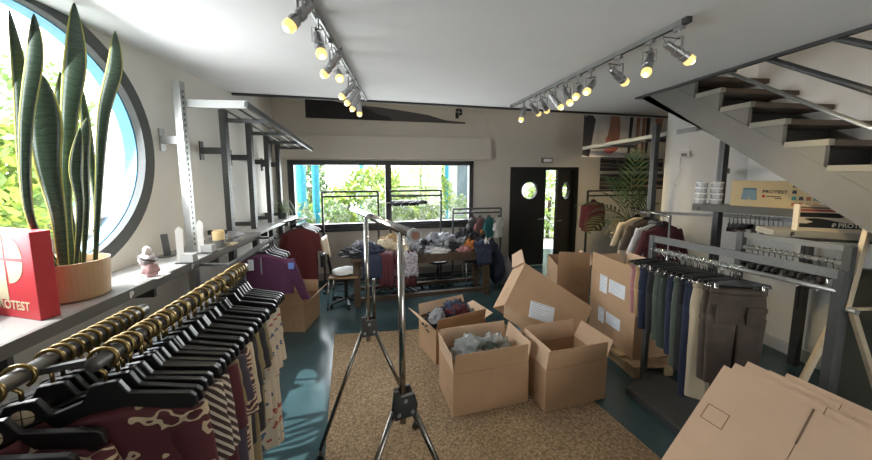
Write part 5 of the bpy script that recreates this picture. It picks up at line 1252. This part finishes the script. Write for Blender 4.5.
for i, (px, py, dy_, arch) in enumerate(tips):
    tip = at_y(px, py, cr.y + dy_)
    mid = (cr + tip) / 2 + Vector((0, 0, arch * .6 + .06))
    q = MB(); pts = [cr * (1 - s) ** 2 + mid * 2 * s * (1 - s) + tip * s * s for s in [k / 14 for k in range(15)]]
    q.tube(pts, [.007 * (1 - .8 * k / 14) for k in range(15)], 5)
    ln = (tip - cr).length
    for k in range(3, 15):
        p = pts[k]; tg = (pts[k] - pts[k - 1]).normalized(); sdv_ = tg.cross(Vector((0, 0, 1))).normalized()
        for s in (-1, 1):
            for rep in (0, ):
                ll = ln * .30 * math.sin(PI * min(1, (k + rep) / 16 + .12)) * rp_.uniform(.8, 1.1)
                dd = (tg * .75 + sdv_ * s * .75 + Vector((0, 0, .18))).normalized(); wv_ = tg.cross(dd).cross(dd).normalized() * .014
                a = p + tg * rep * ln / 15
                e = a + dd * ll + Vector((0, 0, -.10 * ll)); m_ = a + dd * ll * .5 + Vector((0, 0, .02 * ll))
                q.strip([[a - wv_ * .5, a + wv_ * .5], [m_ - wv_, m_ + wv_], [e - wv_ * .1, e + wv_ * .1]])
    q.build('frond', PALMY if i in (8, 9, 13) else PALM, t)

# pale wooden trestle in the right foreground
TYs = 1.86
t = thing('wooden_trestle', 'pale wooden folding trestle at the right edge beside the grey rack', 'trestle', at_y(846, 320, TYs) * 1)
t.location.z = 0
def tw(px, py, dy_=0): return at_y(px, py, TYs + dy_)
J = tw(846, 309)
up_ = tw(874, 206); ll1 = tw(804, 392); rl1 = tw(874, 398)
def ext(a, b, z):  s = (z - a.z) / (b.z - a.z); return a + (b - a) * s
MB().bar(up_, J, .045, .03, up=(0, 1, 0)).build('upper_bar', WOODP, t, bevel=.004)
MB().bar(J + Vector((0, .032, 0)), ext(J, ll1, 0.012) + Vector((0, .032, 0)), .045, .03, up=(0, 1, 0)).build('leg', WOODP, t, bevel=.004)
MB().bar(J + Vector((0, -.032, 0)), ext(J, rl1, .012) + Vector((0, -.032, 0)), .04, .03, up=(0, 1, 0)).build('leg', WOODP, t, bevel=.004)
MB().tube([J + Vector((-.01, 0, 0)), J + Vector((.42, .0, -.02))], .014).build('cross_rod', WOODP, t, smooth=True)
q = MB(); q.lathe([(.022, -.06), (.022, .06)], J, 14, (0, 1, 0)); q.build('pivot', STEEL, t)
t = thing('dark_panel', 'dark olive panel standing behind the wooden trestle', 'panel', (3.5, 2.1, 0))
q = MB(); a = at_y(838, 300, 2.16); q.hexa([Vector((a.x, 2.16, 0)), Vector((4.1, 1.95, 0)), Vector((4.1, 1.98, 0)), Vector((a.x, 2.19, 0)), Vector((a.x, 2.16, 1.2)), Vector((4.1, 1.95, 1.2)), Vector((4.1, 1.98, 1.2)), Vector((a.x, 2.19, 1.2))]); q.build('sheet', M('panel_olive', (.06, .06, .045), .6), t)
q = MB(); q.bar((a.x, 2.15, 1.19), (4.1, 1.94, 1.19), .03, .02); q.build('top_rail', DGREY, t)

# ------------------------------------------------------------------ outside
struct(MB().box((-40, -30, -.35), (40, 40, -.16)).build('ground_outside', M('paving', (.55, .54, .50), .9, ns=1.5, na=.1)))
def bush(label, c, r, n, leaf, cols, seed, cat='bush', trunk=False, nm='garden_bush'):
    t = thing(nm, label, cat, (c[0], c[1], -.16)); rr = random.Random(seed)
    for j, col in enumerate(cols):
        q = MB()
        for k in range(n // len(cols)):
            v = Vector((rr.gauss(0, 1), rr.gauss(0, 1), rr.gauss(0, 1))).normalized(); s = rr.uniform(.55, 1.0) ** .6
            nz = 1 + .25 * noise.noise(v * 2.3 + Vector((seed, 0, 0)))
            p = Vector(c) + Vector((v.x * r[0], v.y * r[1], v.z * r[2])) * s * nz
            u = Vector((rr.uniform(-1, 1), rr.uniform(-1, 1), rr.uniform(-1, 1))).normalized(); w = u.orthogonal().normalized(); sz = leaf * rr.uniform(.6, 1.3)
            q._add([p - u * sz, p + w * sz * .4, p + u * sz, p - w * sz * .4], [(0, 1, 2, 3)])
        q.build('foliage', col, t)
    q = MB(); q.tube([(c[0], c[1], -.16), (c[0] + .05, c[1], c[2])], .06, 8); q.build('trunk', WOODD, t)
    return t
LG1 = M('leaf_lime', (.46, .58, .10), .5); LG2 = M('leaf_mid', (.24, .38, .10), .5); LG3 = M('leaf_dark', (.05, .11, .04), .5); LG4 = M('leaf_silver', (.46, .52, .42), .5)
def oc_(px, py, y): return at_y(px, py, y)
c = oc_(378, 190, 9.6); bush('large lime green bush outside the middle of the back window', (c.x, c.y, 1.0), (1.35, .9, 1.15), 3400, .10, [LG1, LG1, LG2], 1)
c = oc_(424, 182, 12.2); bush('lime green bush right of the window bar outside', (c.x, c.y, 1.2), (1.2, .8, 1.2), 2600, .10, [LG1, LG2], 2)
c = oc_(330, 195, 9.0); bush('low lime bush left of the middle outside the back window', (c.x, c.y, .7), (.6, .5, .65), 1800, .08, [LG1, LG2], 3)
c = oc_(428, 168, 16); bush('darker tree behind the right bush outside', (c.x, c.y, 1.9), (1.3, .8, 1.3), 2000, .11, [LG2, LG3], 4, 'tree', nm='garden_tree')
c = oc_(309, 180, 10.5); bush('dark tree between the blue posts outside', (c.x, c.y, 1.5), (.55, .5, 1.5), 1600, .09, [LG3, LG2], 5, 'tree', nm='garden_tree')
for k, px in enumerate((300, 335, 372, 402, 432, 462)):
    c = oc_(px, 214, 7.5); bush('%s silvery shrub in the row just below the back window' % ['leftmost', 'second', 'third', 'fourth', 'fifth', 'rightmost'][k], (c.x, c.y, .78), (.36, .30, .52 + .06 * (k % 3)), 900, .055, [LG4, LG2], 20 + k, nm='garden_shrub', cat='shrub')
for px, wd, yy, lab in ((301.5, .11, 7.6, 'thick bright blue post outside the left of the back window'), (316, .085, 8.0, 'second bright blue post outside the back window'), (362, .09, 11.5, 'thin blue post far outside above the lime bush')):
    c = oc_(px, 190, yy); t = thing('blue_post', lab, 'post', (c.x, c.y, -.16))
    q = MB(); q.lathe([(wd, 0), (wd, 4.4)], (c.x, c.y, -.16), 18); q.build('shaft', CYANP, t, smooth=False); q = MB(); q.lathe([(wd * 1.5, 0), (wd * 1.5, .06)], (c.x, c.y, -.159), 18); q.build('base', GREYM, t)
# white pavilion with blue trim
c = oc_(456, 190, 12.0); t = thing('white_building', 'white building with blue roof edge outside the right of the back window', 'building', (c.x + 1.3, c.y, -.16))
MB().box((c.x - .35, c.y, -.16), (c.x + 4, c.y + 3, 3.0)).build('walls', WHC, t); MB().box((c.x - .9, c.y - 1.2, 3.0), (c.x + 4.2, c.y + 3.2, 3.18)).build('roof', CYANP, t)
for k in range(3): MB().box((c.x + .05 + .75 * k, c.y - .03, .1), (c.x + .5 + .75 * k, c.y - .001, 2.4)).build('window', M('far_window%d' % k, (.16, .22, .26), .2), t)
MB().box((c.x - .42, c.y - .04, -.16), (c.x - .30, c.y + .08, 3.0)).build('corner_post', CYANP, t)
# beyond the door
c = oc_(552, 185, 9.6); bush('green bush seen through the gap of the black door', (c.x - .1, c.y, 1.3), (.8, .6, 1.5), 2400, .085, [LG2, LG1, LG4], 41)
# outside the round window
c = at_x(0, 145, -6.5); bush('green hedge seen through the left of the round window', (c.x, c.y - .35, 1.75), (.9, .8, 1.15), 3200, .12, [LG1, LG2], 51, 'hedge', nm='hedge')
c = at_x(30, 70, -9); bush('pale tree behind the snake plant outside the round window', (c.x, c.y, 3.6), (1, 1.1, 1.2), 1200, .11, [LG2, LG4], 52, 'tree', nm='garden_tree')
# parked white van
c = at_x(25, 205, -10.5); t = thing('parked_van', 'white parked van outside the round window', 'van', (c.x, c.y, -.16))
vo = Vector((c.x, c.y, -.16))
q = MB(); q.prism([(-2.2, .3), (2.1, .3), (2.15, .9), (1.6, 1.05), (1.1, 1.75), (-2.15, 1.8), (-2.2, 1.2)], vo + Vector((.8, 0, 0)), (0, 1, 0), (0, 0, 1), (-1.7, 0, 0)); q.build('body', WHC, t, bevel=.04)
for a_, b_ in ((.25, 1.05), (-.75, .1), (-1.9, -.9)):
    q = MB(); q.prism([(a_, 1.1), (b_ + (.15 if b_ > 1 else 0), 1.1), (b_ - .2 if b_ > 1 else b_, 1.6), (a_, 1.6)], vo + Vector((.802, 0, 0)), (0, 1, 0), (0, 0, 1), (.008, 0, 0)); q.build('side_window', M('van_glass', (.10, .22, .28), .1), t)
for y_ in (-1.5, 1.4):
    q = MB(); q.lathe([(.33, -.1), (.33, .1)], vo + Vector((.76, y_, .33)), 24, (1, 0, 0)); q.build('wheel', BLACKP, t); q = MB(); q.lathe([(.18, .1), (.16, .115)], vo + Vector((.76, y_, .33)), 18, (1, 0, 0)); q.build('hub_cap', STEEL, t)

# ------------------------------------------------------------------ light
w = bpy.data.worlds.new('World'); SC.world = w; w.use_nodes = True
nt = w.node_tree; bg = nt.nodes['Background']
tc = nt.nodes.new('ShaderNodeTexCoord'); sx = nt.nodes.new('ShaderNodeSeparateXYZ'); rp = nt.nodes.new('ShaderNodeValToRGB')
nt.links.new(tc.outputs['Generated'], sx.inputs[0]); nt.links.new(sx.outputs['Z'], rp.inputs['Fac'])
rp.color_ramp.elements[0].color = (1, 1, 1, 1); rp.color_ramp.elements[0].position = .1; rp.color_ramp.elements[1].color = (.85, .93, 1, 1); rp.color_ramp.elements[1].position = .9
nt.links.new(rp.outputs['Color'], bg.inputs['Color']); bg.inputs['Strength'].default_value = 6
def area(name, loc, tgt, sx_, sy_, e, col=(1, 1, 1), shape='RECTANGLE'):
    li = bpy.data.lights.new(name, 'AREA'); li.shape = shape; li.size = sx_; li.size_y = sy_; li.energy = e; li.color = col
    o = bpy.data.objects.new(name, li); COL.objects.link(o); o.location = loc; o.rotation_euler = (Vector(tgt) - Vector(loc)).to_track_quat('-Z', 'Y').to_euler(); return o
area('daylight_back_window', bw((WU0 + WU1) / 2, .2, 1.57), bw((WU0 + WU1) / 2 + .1, -3, 1.2), 3.2, 1.15, 120, (.93, .97, 1))
area('daylight_round_window', (WX + .05, CYW, CZW), (0, CYW + .3, 1.4), 1.5, 1.5, 60, (.95, .98, 1), 'DISK')
area('daylight_shop_front', (2.5, FY - .03, 1.45), (2.4, 3, 1.2), 1.9, 2.0, 10, (1, .98, .95))  # unseen frontal source, moved and dimmed to balance the room
area('daylight_upstairs', (2.6, 1.2, 4.8), (3.6, 2.2, 2.5), 1.6, 2.5, 30, (1, .82, .62))  # added lamp that brightens the stair wall, no window up there
area('daylight_gallery', (4.7, 5.75, 4.7), (4.7, 6.1, 2.0), 3, .6, 5, (1, .94, .86))  # added lamp that brightens the back right corner, no opening above
sun = bpy.data.lights.new('sun', 'SUN'); sun.energy = 8.5; sun.angle = R(.6); sun.color = (.94, 1, .98)
so = bpy.data.objects.new('sun', sun); COL.objects.link(so); so.rotation_euler = Vector((.55, .10, -1)).to_track_quat('-Z', 'Y').to_euler()

# ------------------------------------------------------------------ camera
cam = bpy.data.cameras.new('camera'); cam.sensor_width = 36; cam.lens = FPX / 872 * 36; cam.shift_y = -(230 - CY) / 872; cam.clip_start = .05
co = bpy.data.objects.new('camera', cam); COL.objects.link(co); co.location = (0, 0, CAMH); co.rotation_euler = (PI / 2 - PT, 0, -YAW)
SC.camera = co
# prototypes that were never placed
for p_ in (hb, hl, hc, hs, hw):
    if p_.name not in used: 
        for ch in list(p_.children): bpy.data.objects.remove(ch)
        bpy.data.objects.remove(p_)
SC.view_settings.view_transform = 'Standard'; SC.view_settings.look = 'None'; SC.view_settings.gamma = 1; SC.view_settings.exposure = 0
SC.cycles.max_bounces = 8; SC.cycles.diffuse_bounces = 5; SC.cycles.transparent_max_bounces = 16; SC.cycles.caustics_reflective = False; SC.cycles.caustics_refractive = False
SC.cycles.sample_clamp_indirect = 6; SC.cycles.use_denoising = True
